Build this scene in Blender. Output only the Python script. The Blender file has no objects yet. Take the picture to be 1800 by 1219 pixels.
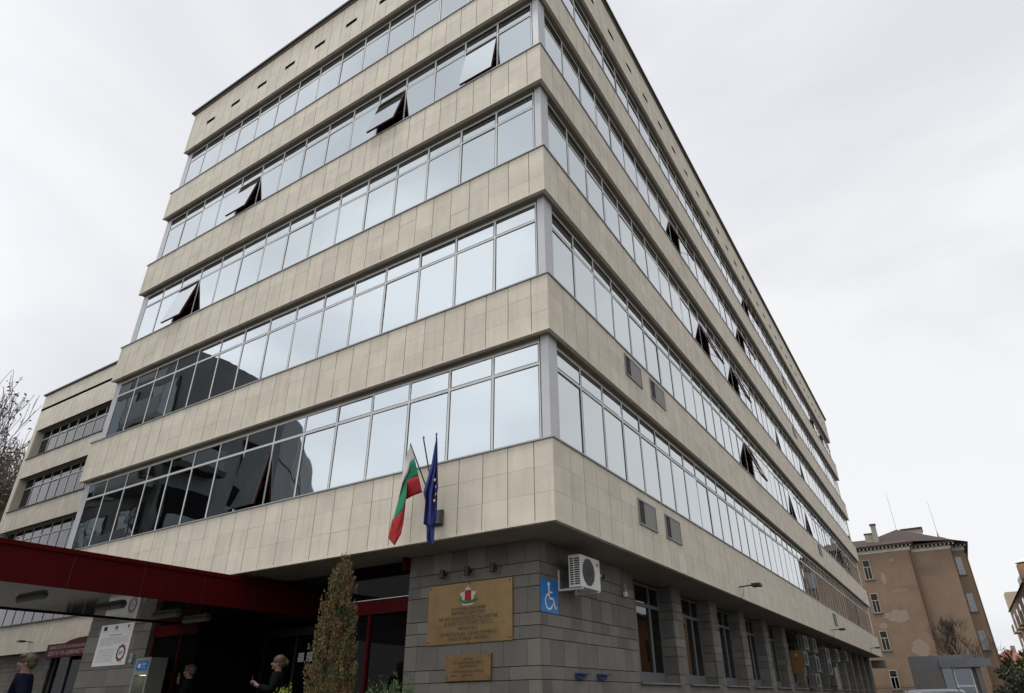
import bpy, math, random
from mathutils import Vector, Matrix
R = math.radians
random.seed(7)
sc = bpy.context.scene
col = sc.collection

# ---------------------------------------------------------------- camera
F, CX, CY, CZ, YAW, PIT, ROL = 1125.076, 4.7978, -8.5909, 1.6445, -0.540236, 0.473565, -0.018462
cam = bpy.data.cameras.new('camera'); camo = bpy.data.objects.new('camera', cam); col.objects.link(camo)
cam.sensor_fit = 'HORIZONTAL'; cam.sensor_width = 36.0; cam.lens = F/1800*36.0
cam.shift_x = -37.187/1800; cam.shift_y = 49.609/1800
cam.clip_start = 0.05; cam.clip_end = 3000
fw = Vector((math.sin(YAW)*math.cos(PIT), math.cos(YAW)*math.cos(PIT), math.sin(PIT)))
rt = Vector((math.cos(YAW), -math.sin(YAW), 0)); up = rt.cross(fw)
r2 = rt*math.cos(ROL)+up*math.sin(ROL); u2 = -rt*math.sin(ROL)+up*math.cos(ROL)
m = Matrix((r2, u2, -fw)).transposed().to_4x4(); m.translation = Vector((CX, CY, CZ))
camo.matrix_world = m
sc.camera = camo
CAMP = Vector((CX, CY, CZ))

# ---------------------------------------------------------------- light
SUN_EL, SUN_AZ = 73.0, 214.0       # compass: 0 = +Y, clockwise
w = bpy.data.worlds.new('World'); sc.world = w; w.use_nodes = True
nt = w.node_tree; nt.nodes.clear()
def N(nt, t, **k):
    n = nt.nodes.new(t)
    for a, b in k.items(): setattr(n, a, b)
    return n
out = N(nt, 'ShaderNodeOutputWorld'); bg = N(nt, 'ShaderNodeBackground'); bg.inputs['Strength'].default_value = 0.1
sky = N(nt, 'ShaderNodeTexSky'); sky.sky_type = 'NISHITA'; sky.sun_disc = False
sky.sun_elevation = R(SUN_EL); sky.sun_rotation = R(SUN_AZ)
tc = N(nt, 'ShaderNodeTexCoord'); mp = N(nt, 'ShaderNodeMapping'); mp.inputs['Scale'].default_value = (1.0, 1.0, 2.2)
nz = N(nt, 'ShaderNodeTexNoise'); nz.inputs['Scale'].default_value = 1.5; nz.inputs['Detail'].default_value = 5; nz.inputs['Roughness'].default_value = .5; nz.inputs['Distortion'].default_value = .5
nt.links.new(tc.outputs['Generated'], mp.inputs['Vector']); nt.links.new(mp.outputs[0], nz.inputs['Vector'])
cr = N(nt, 'ShaderNodeValToRGB')
cr.color_ramp.elements[0].position = .38; cr.color_ramp.elements[0].color = (.79, .805, .85, 1)
cr.color_ramp.elements[1].position = .60; cr.color_ramp.elements[1].color = (.955, .96, .975, 1)
nt.links.new(nz.outputs['Fac'], cr.inputs['Fac'])
sx = N(nt, 'ShaderNodeSeparateXYZ'); nt.links.new(tc.outputs['Generated'], sx.inputs[0])
mr = N(nt, 'ShaderNodeMapRange'); mr.inputs['From Min'].default_value = .86; mr.inputs['From Max'].default_value = 1.0
mr.inputs['To Min'].default_value = 1.0; mr.inputs['To Max'].default_value = 1.9
nt.links.new(sx.outputs['Z'], mr.inputs['Value'])
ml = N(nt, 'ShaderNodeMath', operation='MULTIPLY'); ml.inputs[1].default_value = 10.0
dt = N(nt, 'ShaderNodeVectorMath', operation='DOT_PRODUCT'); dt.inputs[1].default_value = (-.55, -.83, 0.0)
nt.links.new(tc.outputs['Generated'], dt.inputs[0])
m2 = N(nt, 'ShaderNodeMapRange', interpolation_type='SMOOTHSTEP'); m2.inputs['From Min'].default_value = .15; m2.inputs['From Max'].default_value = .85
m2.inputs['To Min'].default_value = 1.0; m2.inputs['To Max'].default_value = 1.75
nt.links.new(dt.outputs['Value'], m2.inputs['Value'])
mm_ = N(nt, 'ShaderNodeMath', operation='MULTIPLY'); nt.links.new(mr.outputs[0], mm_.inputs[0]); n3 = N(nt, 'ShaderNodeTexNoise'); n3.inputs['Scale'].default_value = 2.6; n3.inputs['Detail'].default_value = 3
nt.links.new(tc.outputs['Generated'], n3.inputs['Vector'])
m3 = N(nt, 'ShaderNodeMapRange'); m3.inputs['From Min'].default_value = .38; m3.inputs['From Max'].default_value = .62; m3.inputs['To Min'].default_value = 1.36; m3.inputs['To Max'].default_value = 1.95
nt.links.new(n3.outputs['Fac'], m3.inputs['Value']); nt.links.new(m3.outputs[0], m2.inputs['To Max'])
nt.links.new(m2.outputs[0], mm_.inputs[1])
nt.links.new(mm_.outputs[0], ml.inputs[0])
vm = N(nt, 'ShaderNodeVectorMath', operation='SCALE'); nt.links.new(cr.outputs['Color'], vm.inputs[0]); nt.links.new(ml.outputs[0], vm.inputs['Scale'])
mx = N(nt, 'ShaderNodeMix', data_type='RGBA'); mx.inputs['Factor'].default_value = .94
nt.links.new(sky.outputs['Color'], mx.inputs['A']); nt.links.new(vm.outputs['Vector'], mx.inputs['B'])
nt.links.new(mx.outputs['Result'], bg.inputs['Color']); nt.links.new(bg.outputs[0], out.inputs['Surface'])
sun = bpy.data.lights.new('sun', 'SUN'); sun.energy = 1.5; sun.angle = R(15); sun.color = (1.0, .97, .93)
suno = bpy.data.objects.new('sun', sun); col.objects.link(suno)
d = Vector((math.sin(R(SUN_AZ))*math.cos(R(SUN_EL)), math.cos(R(SUN_AZ))*math.cos(R(SUN_EL)), math.sin(R(SUN_EL))))
suno.rotation_euler = d.to_track_quat('Z', 'Y').to_euler()
sc.view_settings.view_transform = 'Standard'; sc.view_settings.look = 'None'
sc.view_settings.exposure = 0.0; sc.view_settings.gamma = 1.0

# ---------------------------------------------------------------- helpers
class MB:
    def __init__(s): s.v = []; s.f = []; s.m = []
    def box(s, x0, x1, y0, y1, z0, z1, mi=0):
        if x0 > x1: x0, x1 = x1, x0
        if y0 > y1: y0, y1 = y1, y0
        if z0 > z1: z0, z1 = z1, z0
        n = len(s.v)
        s.v += [(x0,y0,z0),(x1,y0,z0),(x1,y1,z0),(x0,y1,z0),(x0,y0,z1),(x1,y0,z1),(x1,y1,z1),(x0,y1,z1)]
        s.f += [(n,n+3,n+2,n+1),(n+4,n+5,n+6,n+7),(n,n+1,n+5,n+4),(n+1,n+2,n+6,n+5),(n+2,n+3,n+7,n+6),(n+3,n,n+4,n+7)]
        s.m += [mi]*6; return s
    def poly(s, pts, mi=0):
        n = len(s.v); s.v += [tuple(p) for p in pts]; s.f.append(tuple(range(n, n+len(pts)))); s.m.append(mi); return s
    def prism(s, pts, z0, z1, mi=0):     # plan polygon, counter-clockwise
        n = len(s.v); k = len(pts)
        s.v += [(p[0],p[1],z0) for p in pts]+[(p[0],p[1],z1) for p in pts]
        s.f.append(tuple(range(n+k-1, n-1, -1))); s.f.append(tuple(range(n+k, n+2*k)))
        for i in range(k): j=(i+1)%k; s.f.append((n+i,n+j,n+k+j,n+k+i))
        s.m += [mi]*(k+2); return s
    def plate(s, pts, y0, y1, mi=0):     # polygon in x,z extruded along y (front y0)
        n = len(s.v); k = len(pts)
        s.v += [(p[0],y0,p[1]) for p in pts]+[(p[0],y1,p[1]) for p in pts]
        s.f.append(tuple(range(n, n+k))); s.f.append(tuple(range(n+2*k-1, n+k-1, -1)))
        for i in range(k): j=(i+1)%k; s.f.append((n+j,n+i,n+k+i,n+k+j))
        s.m += [mi]*(k+2); return s
    def tube(s, a, b, ra, rb=None, n=6, mi=0, cap=True):
        rb = ra if rb is None else rb
        a = Vector(a); b = Vector(b); dd = (b-a)
        if dd.length < 1e-6: return s
        dd.normalize(); t = Vector((0,0,1)) if abs(dd.z) < .9 else Vector((1,0,0))
        p = dd.cross(t).normalized(); q = dd.cross(p)
        k = len(s.v)
        for c, r in ((a, ra), (b, rb)):
            for i in range(n):
                an = 2*math.pi*i/n; s.v.append(tuple(c+p*(r*math.cos(an))+q*(r*math.sin(an))))
        for i in range(n): j=(i+1)%n; s.f.append((k+i,k+n+i,k+n+j,k+j)); s.m.append(mi)
        if cap: s.f.append(tuple(range(k,k+n))); s.f.append(tuple(range(k+2*n-1,k+n-1,-1))); s.m += [mi]*2
        return s
    def lathe(s, prof, c=(0,0,0), n=16, mi=0):
        k = len(s.v); h = len(prof)
        for r, z in prof:
            for i in range(n):
                an = 2*math.pi*i/n; s.v.append((c[0]+r*math.cos(an), c[1]+r*math.sin(an), c[2]+z))
        for a in range(h-1):
            for i in range(n): j=(i+1)%n; s.f.append((k+a*n+i,k+a*n+j,k+(a+1)*n+j,k+(a+1)*n+i)); s.m.append(mi)
        return s
    def build(s, name, mats, parent=None, smooth=False):
        me = bpy.data.meshes.new(name); me.from_pydata(s.v, [], s.f); 
        if not isinstance(mats, (list, tuple)): mats = [mats]
        for mm in mats: me.materials.append(mm)
        if len(mats) > 1: me.polygons.foreach_set('material_index', s.m)
        if smooth: me.polygons.foreach_set('use_smooth', [True]*len(me.polygons))
        me.update()
        o = bpy.data.objects.new(name, me); col.objects.link(o)
        if parent: o.parent = parent
        return o
def tag(o, label=None, cat=None, group=None, kind=None):
    if label: o['label'] = label
    if cat: o['category'] = cat
    if group: o['group'] = group
    if kind: o['kind'] = kind
    return o
def empty(name, label, cat, loc=(0,0,0), rz=0, group=None):
    o = bpy.data.objects.new(name, None); col.objects.link(o); o.location = loc; o.rotation_euler = (0,0,rz)
    o.empty_display_size = .2
    return tag(o, label, cat, group)
def copy_tree(o, parent=None):
    c = o.copy(); col.objects.link(c); c.parent = parent
    for ch in o.children: copy_tree(ch, c)
    return c

# ---------------------------------------------------------------- materials
def mat(name, base, rough=.7, metal=0.0, var=0.0, vscale=4.0, vcol=None, isl=0.0, bump=0.0, bscale=30.0, spec=None, streak=0.0, stretch=(1,1,1)):
    m = bpy.data.materials.new(name); m.use_nodes = True; t = m.node_tree; b = t.nodes['Principled BSDF']
    b.inputs['Roughness'].default_value = rough; b.inputs['Metallic'].default_value = metal
    if spec is not None: b.inputs['Specular IOR Level'].default_value = spec
    c4 = (*base, 1); b.inputs['Base Color'].default_value = c4
    cur = None
    geo = N(t, 'ShaderNodeNewGeometry')
    def mixc(fac_sock, A, B, blend='MIX', fac=None):
        x = N(t, 'ShaderNodeMix', data_type='RGBA', blend_type=blend)
        if fac_sock is not None: t.links.new(fac_sock, x.inputs['Factor'])
        else: x.inputs['Factor'].default_value = fac
        for s_, v_ in (('A', A), ('B', B)):
            if isinstance(v_, tuple): x.inputs[s_].default_value = v_
            else: t.links.new(v_, x.inputs[s_])
        return x.outputs['Result']
    if var > 0:
        mp = N(t, 'ShaderNodeMapping'); mp.inputs['Scale'].default_value = stretch
        t.links.new(geo.outputs['Position'], mp.inputs['Vector'])
        n = N(t, 'ShaderNodeTexNoise'); n.inputs['Scale'].default_value = vscale; n.inputs['Detail'].default_value = 6; n.inputs['Roughness'].default_value = .6
        t.links.new(mp.outputs[0], n.inputs['Vector'])
        mr = N(t, 'ShaderNodeMapRange'); mr.inputs['From Min'].default_value = .35; mr.inputs['From Max'].default_value = .68
        t.links.new(n.outputs['Fac'], mr.inputs['Value'])
        v2 = vcol if vcol else tuple(x*(1-var) for x in base)
        cur = mixc(mr.outputs[0], c4, (*v2, 1))
    if streak > 0:
        mp = N(t, 'ShaderNodeMapping'); mp.inputs['Scale'].default_value = (5, 5, .35)
        t.links.new(geo.outputs['Position'], mp.inputs['Vector'])
        n = N(t, 'ShaderNodeTexNoise'); n.inputs['Scale'].default_value = 1.3; n.inputs['Detail'].default_value = 4
        t.links.new(mp.outputs[0], n.inputs['Vector'])
        mr = N(t, 'ShaderNodeMapRange'); mr.inputs['From Min'].default_value = .5; mr.inputs['From Max'].default_value = .75
        mr.inputs['To Max'].default_value = streak
        t.links.new(n.outputs['Fac'], mr.inputs['Value'])
        cur = mixc(mr.outputs[0], cur if cur is not None else c4, (base[0]*.55, base[1]*.5, base[2]*.42, 1))
    if isl > 0:
        mr = N(t, 'ShaderNodeMapRange'); mr.inputs['To Min'].default_value = 1-isl; mr.inputs['To Max'].default_value = 1+isl*.6
        t.links.new(geo.outputs['Random Per Island'], mr.inputs['Value'])
        s_ = N(t, 'ShaderNodeVectorMath', operation='SCALE')
        if cur is not None: t.links.new(cur, s_.inputs[0])
        else: s_.inputs[0].default_value = base
        t.links.new(mr.outputs[0], s_.inputs['Scale']); cur = s_.outputs[0]
    if cur is not None: t.links.new(cur, b.inputs['Base Color'])
    if bump > 0:
        n = N(t, 'ShaderNodeTexNoise'); n.inputs['Scale'].default_value = bscale; n.inputs['Detail'].default_value = 3
        t.links.new(geo.outputs['Position'], n.inputs['Vector'])
        bp = N(t, 'ShaderNodeBump'); bp.inputs['Strength'].default_value = bump; bp.inputs['Distance'].default_value = .02
        t.links.new(n.outputs['Fac'], bp.inputs['Height']); t.links.new(bp.outputs[0], b.inputs['Normal'])
    return m
def emis(name, c, s):
    m = mat(name, c); b = m.node_tree.nodes['Principled BSDF']
    b.inputs['Emission Color'].default_value = (*c, 1); b.inputs['Emission Strength'].default_value = s; return m
def mirror(name, base, wave=.5, rough=.015):
    m = mat(name, base, rough=rough, metal=1.0); t = m.node_tree; b = t.nodes['Principled BSDF']
    geo = N(t, 'ShaderNodeNewGeometry')
    n = N(t, 'ShaderNodeTexNoise'); n.inputs['Scale'].default_value = 1.1; n.inputs['Detail'].default_value = 1
    add = N(t, 'ShaderNodeVectorMath', operation='ADD')   # every pane bends a little differently
    sc_ = N(t, 'ShaderNodeVectorMath', operation='SCALE'); sc_.inputs['Scale'].default_value = 9.0
    cmb = N(t, 'ShaderNodeCombineXYZ'); t.links.new(geo.outputs['Random Per Island'], cmb.inputs['X']); t.links.new(geo.outputs['Random Per Island'], cmb.inputs['Y'])
    t.links.new(cmb.outputs[0], sc_.inputs[0]); t.links.new(geo.outputs['Position'], add.inputs[0]); t.links.new(sc_.outputs[0], add.inputs[1])
    t.links.new(add.outputs[0], n.inputs['Vector'])
    bp = N(t, 'ShaderNodeBump'); bp.inputs['Strength'].default_value = wave; bp.inputs['Distance'].default_value = .012
    t.links.new(n.outputs['Fac'], bp.inputs['Height']); t.links.new(bp.outputs[0], b.inputs['Normal'])
    return m
LIME = mat('limestone', (.665, .605, .495), .75, var=.10, vscale=1.6, vcol=(.57, .51, .42), isl=.06, bump=.10, bscale=60, streak=.26)
LIMEB = mat('limestone_joint', (.045, .04, .032), .9)
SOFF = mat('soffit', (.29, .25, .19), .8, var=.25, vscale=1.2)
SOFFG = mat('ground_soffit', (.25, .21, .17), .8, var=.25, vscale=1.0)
COP = mat('coping', (.33, .34, .34), .5, metal=.3)
ROOFC = mat('roof_capping', (.05, .075, .065), .5, metal=.3)
ROOFT = mat('capping_underlay', (.24, .16, .13), .7)
ALU = mat('aluminium', (.62, .62, .61), .5, metal=.1, var=.08, vscale=3)
COLM = mat('column_sheet', (.50, .50, .52), .5, metal=.1, var=.08, vscale=2)
GASK = mat('gasket', (.03, .03, .032), .6)
GLASS = mirror('mirror_glass', (.40, .435, .455), .35)
GLASSR = mirror('mirror_glass_street', (.49, .525, .54), .30)
DGLASS = mirror('wing_glass', (.065, .063, .064), .4)
GGLASS = mirror('ground_glass', (.075, .075, .078), .3, .03)
DOORG = mat('door_glass', (.005, .005, .006), .03, spec=.35)
DOORG.node_tree.nodes['Principled BSDF'].inputs['IOR'].default_value = 1.17
REVEAL = mat('red_reveal', (.07, .018, .017), .6, spec=.1)
INTER = mat('interior', (.035, .03, .028), .9)
GRAN = mat('granite', (.175, .162, .14), .85, var=.22, vscale=1.5, vcol=(.145, .132, .115), isl=.26, bump=.25, bscale=90, streak=.15)
GRANJ = mat('granite_joint', (.035, .033, .03), .9)
RED = mat('red_paint', (.062, .003, .004), .5, spec=.05, var=.3, vscale=1.4, vcol=(.055,.003,.004), streak=.3)
REDD = mat('dark_red_trim', (.06, .003, .004), .5, spec=.03)
CEIL = mat('canopy_ceiling', (.03, .025, .024), .06, var=.15, vscale=1)
CEIL.node_tree.nodes['Principled BSDF'].inputs['IOR'].default_value = 1.2
BRASS = mat('brass', (.23, .145, .058), .42, metal=.45, var=.22, vscale=3.5, bump=.05)
INK = mat('engraving', (.035, .028, .02), .6)
WHITE = mat('white_paint', (.72, .72, .70), .5)
OFFW = mat('unit_casing', (.62, .62, .58), .5, var=.12, vscale=5)
SLOT = mat('slot_dark', (.008,.007,.006), 1.0, spec=0.0)
BLACK = mat('black_metal', (.018, .018, .02), .5)
DGREY = mat('dark_grey', (.07, .07, .075), .6)
MGREY = mat('mid_grey', (.22, .22, .23), .6, var=.1)
BLUE = mat('blue_sign', (.01, .17, .50), .4)
NAVY = mat('navy', (.012, .02, .10), .7)
YEL = mat('star_yellow', (.75, .50, .03), .6)
FWH = mat('flag_white', (.62, .60, .60), .8); FGR = mat('flag_green', (.01, .20, .10), .8); FRD = mat('flag_red', (.34, .01, .012), .8); FBL = mat('flag_blue', (.022, .03, .16), .8)
STUC = None
SKIN = mat('skin', (.17, .095, .068), .55); HAIRB = mat('brown_hair', (.07, .04, .02), .6, var=.4, vscale=60); HAIRG = mat('fair_hair', (.075, .04, .018), .6, var=.4, vscale=60)
COATN = mat('dark_blue_coat', (.008, .009, .02), .95, spec=.05, var=.3, vscale=12); COATB = mat('black_coat', (.007, .0065, .007), .95, spec=.05); JEAN = mat('trousers', (.02, .022, .035), .9)
BARK = mat('bark', (.075, .055, .042), .9, var=.4, vscale=8); BARKG = mat('grey_bark', (.14, .115, .10), .9, var=.4, vscale=8)
ASPH = mat('asphalt', (.06, .06, .062), .9, var=.25, vscale=1.5, bump=.3, bscale=80)
PAVE = mat('paving', (.115, .11, .10), .85, var=.2, vscale=2, bump=.2, bscale=30)
def leafmat(name, a, b, c=None):
    m = mat(name, a, .75); t = m.node_tree; bs = t.nodes['Principled BSDF']
    geo = N(t, 'ShaderNodeNewGeometry'); cr = N(t, 'ShaderNodeValToRGB')
    cr.color_ramp.elements[0].color = (*a, 1); cr.color_ramp.elements[1].color = (*b, 1)
    if c: e = cr.color_ramp.elements.new(.5); e.color = (*c, 1)
    t.links.new(geo.outputs['Random Per Island'], cr.inputs[0]); t.links.new(cr.outputs[0], bs.inputs['Base Color']); return m
def clumpmat(name, cols, scale=5.0):
    m = mat(name, cols[0], .8); t = m.node_tree; bs = t.nodes['Principled BSDF']
    geo = N(t, 'ShaderNodeNewGeometry'); n = N(t, 'ShaderNodeTexNoise'); n.inputs['Scale'].default_value = scale; n.inputs['Detail'].default_value = 2
    t.links.new(geo.outputs['Position'], n.inputs['Vector'])
    a = N(t, 'ShaderNodeMath', operation='MULTIPLY_ADD'); a.inputs[1].default_value = .22; t.links.new(geo.outputs['Random Per Island'], a.inputs[0]); t.links.new(n.outputs['Fac'], a.inputs[2])
    cr = N(t, 'ShaderNodeValToRGB'); el = cr.color_ramp.elements; el[0].position = .42; el[1].position = .80
    el[0].color = (*cols[0], 1); el[1].color = (*cols[-1], 1)
    for i, c in enumerate(cols[1:-1]): e = el.new(.42+.38*(i+1)/(len(cols)-1)); e.color = (*c, 1)
    t.links.new(a.outputs[0], cr.inputs[0]); t.links.new(cr.outputs[0], bs.inputs['Base Color']); return m
LTHU = clumpmat('thuja_leaf', [(.04,.055,.018), (.09,.095,.03), (.15,.115,.04), (.10,.085,.03), (.15,.06,.025), (.20,.13,.05)])
_unused = leafmat('thuja_leaf', (.055, .07, .025), (.22, .095, .035), (.14, .10, .035))
LJUN = leafmat('juniper_leaf', (.03, .06, .02), (.085, .125, .04))
LLIM = leafmat('bright_leaf', (.12, .17, .02), (.28, .30, .04))
LDRY = leafmat('dry_leaf', (.14, .10, .08), (.24, .17, .13))
LYG = leafmat('autumn_leaf', (.06, .075, .02), (.22, .17, .04), (.11, .11, .03))
LDG = leafmat('dark_leaf', (.02, .03, .012), (.06, .06, .03))

# ---------------------------------------------------------------- setting
GZ = .68
def sheet(name, pts, z0, z1, m):
    o = MB().prism(pts, z0, z1).build(name, m); return tag(o, kind='structure')
sheet('ground', [(-900,-900),(900,-900),(900,1200),(-900,1200)], -.6, -.15, mat('earth', (.09,.085,.075), .95, var=.3, vscale=.2))
sheet('street', [(3.2,-60),(9.5,-60),(9.5,260),(3.2,260)], -.14, -.02, ASPH)
sheet('forecourt_road', [(-120,-19),(3.19,-19),(3.19,-7.2),(-120,-7.2)], -.14, -.02, ASPH)
sheet('pavement', [(.0,-7.15),(3.15,-7.15),(3.15,70),(.0,70)], -.14, .12, PAVE)
sheet('far_pavement', [(9.55,-60),(12.0,-60),(12.0,260),(9.55,260)], -.14, .12, PAVE)
sheet('plaza', [(-60,-7.1),(-1.6,-7.1),(-1.6,.93),(-15.9,.93),(-15.9,7.9),(-60,7.9)], -.14, GZ, PAVE)
mb = MB()
for i in range(4): mb.box(-1.59+.3*i, -1.59+.3*(i+1)-.004, -7.1, .93, -.14, GZ-.14*(i+1))
tag(mb.build('steps', PAVE), kind='structure')

# ---------------------------------------------------------------- main building
Z0, H1, HB, HR, FL = 4.155, 1.38, 1.224, 2.064, 3.3
LLn, LRn = 15.95, 48.17
TL, TR = .5155, .4993       # tile widths on the two fronts
tz = lambda k: Z0+H1+(k-1)*FL
bld = empty('office_building', 'seven storey office block with cream stone bands and mirrored window rows', 'building')
bands = [(Z0, tz(1))]+[(tz(k)-HB, tz(k)) for k in range(2, 6)]+[(tz(6)-HB, tz(6)-HB+HR)]
def tiles(mb, axis, plane, us, z0, z1, rows, sgn=-1, gap=.0075, th=.03):
    # axis 'x': plane y=const facing -Y ; axis 'y': plane x=const facing +X
    for i in range(len(us)-1):
        a, b = min(us[i], us[i+1])+gap, max(us[i], us[i+1])-gap
        if b-a < .02: continue
        for r in range(rows):
            za = z0+(z1-z0)*r/rows+.0015; zb = z0+(z1-z0)*(r+1)/rows-.0015
            j = random.uniform(-.0016, .0016)
            if axis == 'x': mb.box(a, b, plane+j, plane+th, za, zb)
            else: mb.box(plane-th, plane+j, a, b, za, zb)
usL = [0.0, -.37]+[-.37-TL*i for i in range(1, 31)]+[-LLn]
usR = [0.0, .586]+[.586+TR*i for i in range(1, 96)]; usR = [u for u in usR if u < LRn-.1]+[LRn]
VENTS = {0: [3.46, 4.965, 27.6], 1: [3.46, 4.965, 27.6], 3: [27.6], 4: [27.9]}
for k in range(1, 6):
    zt, zb = tz(k)+FL-HB-.064, tz(k)+FL-HB+.010
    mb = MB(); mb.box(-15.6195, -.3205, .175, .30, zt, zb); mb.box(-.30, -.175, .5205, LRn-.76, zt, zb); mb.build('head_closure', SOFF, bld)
for bi, (b0, b1) in enumerate(bands):
    mb = MB(); rows = 4 if bi == 5 else 3
    tiles(mb, 'x', 0.0, usL, b0+.035, b1-.01, rows)
    tiles(mb, 'y', 0.0, usR, b0+.035, b1-.01, rows)
    o = mb.build('stone_band', LIME, bld)
    bk = MB()
    bk.box(-LLn, -.035, .028, .10, b0+.02, b1-.012, 0); bk.box(-.10, -.028, .10, LRn, b0+.02, b1-.012, 0)
    bk.box(-LLn, -LLn+.03, .10, 1.0, b0+.02, b1-.012, 0)
    bk.build('joint_backing', LIMEB, o)
    # lip under the stone, coping above
    lp = MB()
    lp.box(-LLn-.01, .012, -.012, .07, b0, b0+.032); lp.box(-.07, .012, .0702, LRn, b0, b0+.032)
    lp.build('drip_edge', LIME, o)
    if bi < 5:
        cp = MB(); cp.box(-LLn-.03, .03, -.03, .33, b1-.008, b1+.018); cp.box(-.33, .03, .3302, LRn+.02, b1-.008, b1+.018)
        cp.build('coping', COP, o)
    sf = MB(); dz = 1.1 if bi == 0 else .36
    if bi == 0:
        sf.box(-LLn+.01, -.0705, .0705, 1.3, b0+.012, b0+.05); sf.box(-1.3, -.0705, 1.3002, LRn, b0+.012, b0+.05)
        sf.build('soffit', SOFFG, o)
    else:
        sf.box(-LLn+.01, -.0705, .0705, .5, b0+.012, b0+.05); sf.box(-.5, -.0705, .5002, LRn, b0+.012, b0+.05)
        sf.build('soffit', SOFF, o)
b0, b1 = bands[5]
rc = MB(); rc.box(-LLn-.12, .12, -.12, .3, b1+.05, b1+.12); rc.box(-.3, .12, .3002, LRn+.1, b1+.05, b1+.12); rf = rc.build('roof_capping', ROOFC, bld)
rc = MB(); rc.box(-LLn-.05, .05, -.05, .25, b1-.008, b1+.048); rc.box(-.25, .05, .2502, LRn+.05, b1-.008, b1+.048); rc.build('capping_underlay', ROOFT, rf)
mb = MB(); mb.box(-LLn+.2, -.25, .25, LRn-.1, b1-.5, b1-.3); mb.build('roof', MGREY, bld)
# core behind the glass
mb = MB(); mb.box(-LLn+.4, -1.35, 1.35, LRn-.4, Z0+.055, b1-.55); mb.build('interior_wall', INTER, bld)
mb = MB(); mb.box(-LLn+.1, -LLn+.16, 1.0, 13, Z0+.05, b1-.02)
mb.box(-LLn+.16, -.3, LRn-.12, LRn-.02, Z0+.05, b1-.02)
mb.build('side_wall', LIME, bld)
# columns at the corners, per storey
for k in range(1, 6):
    za, zb = tz(k)+.018, tz(k+1)-HB+.012
    mb = MB(); mb.box(-.285, -.125, .16, .485, za, zb); mb.build('corner_column', COLM, bld)
    mb = MB(); mb.box(-.32, -.2855, .22, .30, za, zb); mb.box(-.28, -.22, .4855, .52, za, zb); mb.build('column_gap', GASK, bld)
    mb = MB(); mb.box(-15.90, -15.62, .17, .95, za, zb); mb.build('corner_column', COLM, bld)
    mb = MB(); mb.box(-.75, -.17, LRn-.75, LRn-.08, za, zb); mb.build('corner_column', LIME, bld)
# little slots in the top band, ventilation grilles
i = 0
for x in [-14.6-.0+1.497*j for j in range(10)]:
    mb = MB(); mb.box(x-.25, x+.25, -.004, .02, 21.70, 21.87); mb.build('air_slot', SLOT, bld)
for y in [3.41+1.503*j for j in range(30)]:
    mb = MB(); mb.box(-.02, .004, y-.22, y+.22, 21.62, 21.80); mb.build('air_slot', SLOT, bld)
for bi, ys in VENTS.items():
    zc = bands[bi][0]+(.91 if bi == 0 else .83)
    for y in ys:
        mb = MB(); wv, hv = .92, .5; z_ = zc-hv/2
        mb.box(-.02, .004, y, y+wv, z_, z_+hv)
        g = mb.build('vent_grille', INTER, bld)
        mb = MB(); mb.box(.0042, .03, y-.02, y+wv+.02, z_-.02, z_+.015); mb.box(.0042, .02, y-.02, y+wv+.02, z_+hv-.015, z_+hv+.02)
        mb.box(.0042, .02, y-.02, y+.015, z_+.0152, z_+hv-.0152); mb.box(.0042, .02, y+wv-.015, y+wv+.02, z_+.0152, z_+hv-.0152)
        mb.build('grille_frame', MGREY, g)
        mb = MB()
        for q in range(11): mb.box(.0045, .012, y+.30, y+wv-.02, z_+.02+q*.0425, z_+.02+q*.0425+.034)
        mb.build('slats', mat('slat', (.27,.26,.24), .6) if 'slat' not in bpy.data.materials else bpy.data.materials['slat'], g)

# window unit: local X along the wall, -Y outwards
WH = FL-HB-.065     # height
TRZ = 1.52
def bars(mb, x0, x1, z0, z1, t, ya, yb, mi=0):
    mb.box(x0, x1, ya, yb, z1-t, z1, mi); mb.box(x0, x1, ya, yb, z0, z0+t, mi)
    mb.box(x0, x0+t, ya, yb, z0+t, z1-t, mi); mb.box(x1-t, x1, ya, yb, z0+t, z1-t, mi)
def frame_into(mb, wd, opened, mi=0, mg=1):
    z0, z1 = .02, WH
    mb.box(0, wd, .0, .045, z1-.045, z1, mi); mb.box(0, wd, 0, .045, z0, z0+.045, mi)
    mb.box(0, .022, 0, .045, z0+.045, z1-.045, mi); mb.box(wd-.022, wd, 0, .045, z0+.045, z1-.045, mi)
    mb.box(.022, wd-.022, .0, .045, TRZ, TRZ+.055, mi)
    g = .017 if abs(wd-WR) > .001 else .028
    bars(mb, .022, wd-.022, TRZ+.055, z1-.045, g, .006, .04, mg)
    if not opened: bars(mb, .022, wd-.022, z0+.045, TRZ, g, .006, .04, mg)
def pane_box(mb, x0, x1, z0, z1, y, mi=0, tw=.0045):
    n = len(mb.v); j = [random.uniform(-tw, tw) for _ in range(3)]
    # a single sheet, very slightly out of true
    a = y+j[0]; bx = j[1]; cz = j[2]
    mb.v += [(x0,a,z0),(x1,a+bx,z0),(x1,a+bx+cz,z1),(x0,a+cz,z1)]; mb.f.append((n,n+1,n+2,n+3)); mb.m.append(mi)
def panes_into(mb, wd, opened, mi=0):
    pane_box(mb, .035, wd-.035, TRZ+.068, WH-.058, .010, mi)
    if not opened: pane_box(mb, .035, wd-.035, .078, TRZ-.013, .010, mi)
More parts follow.
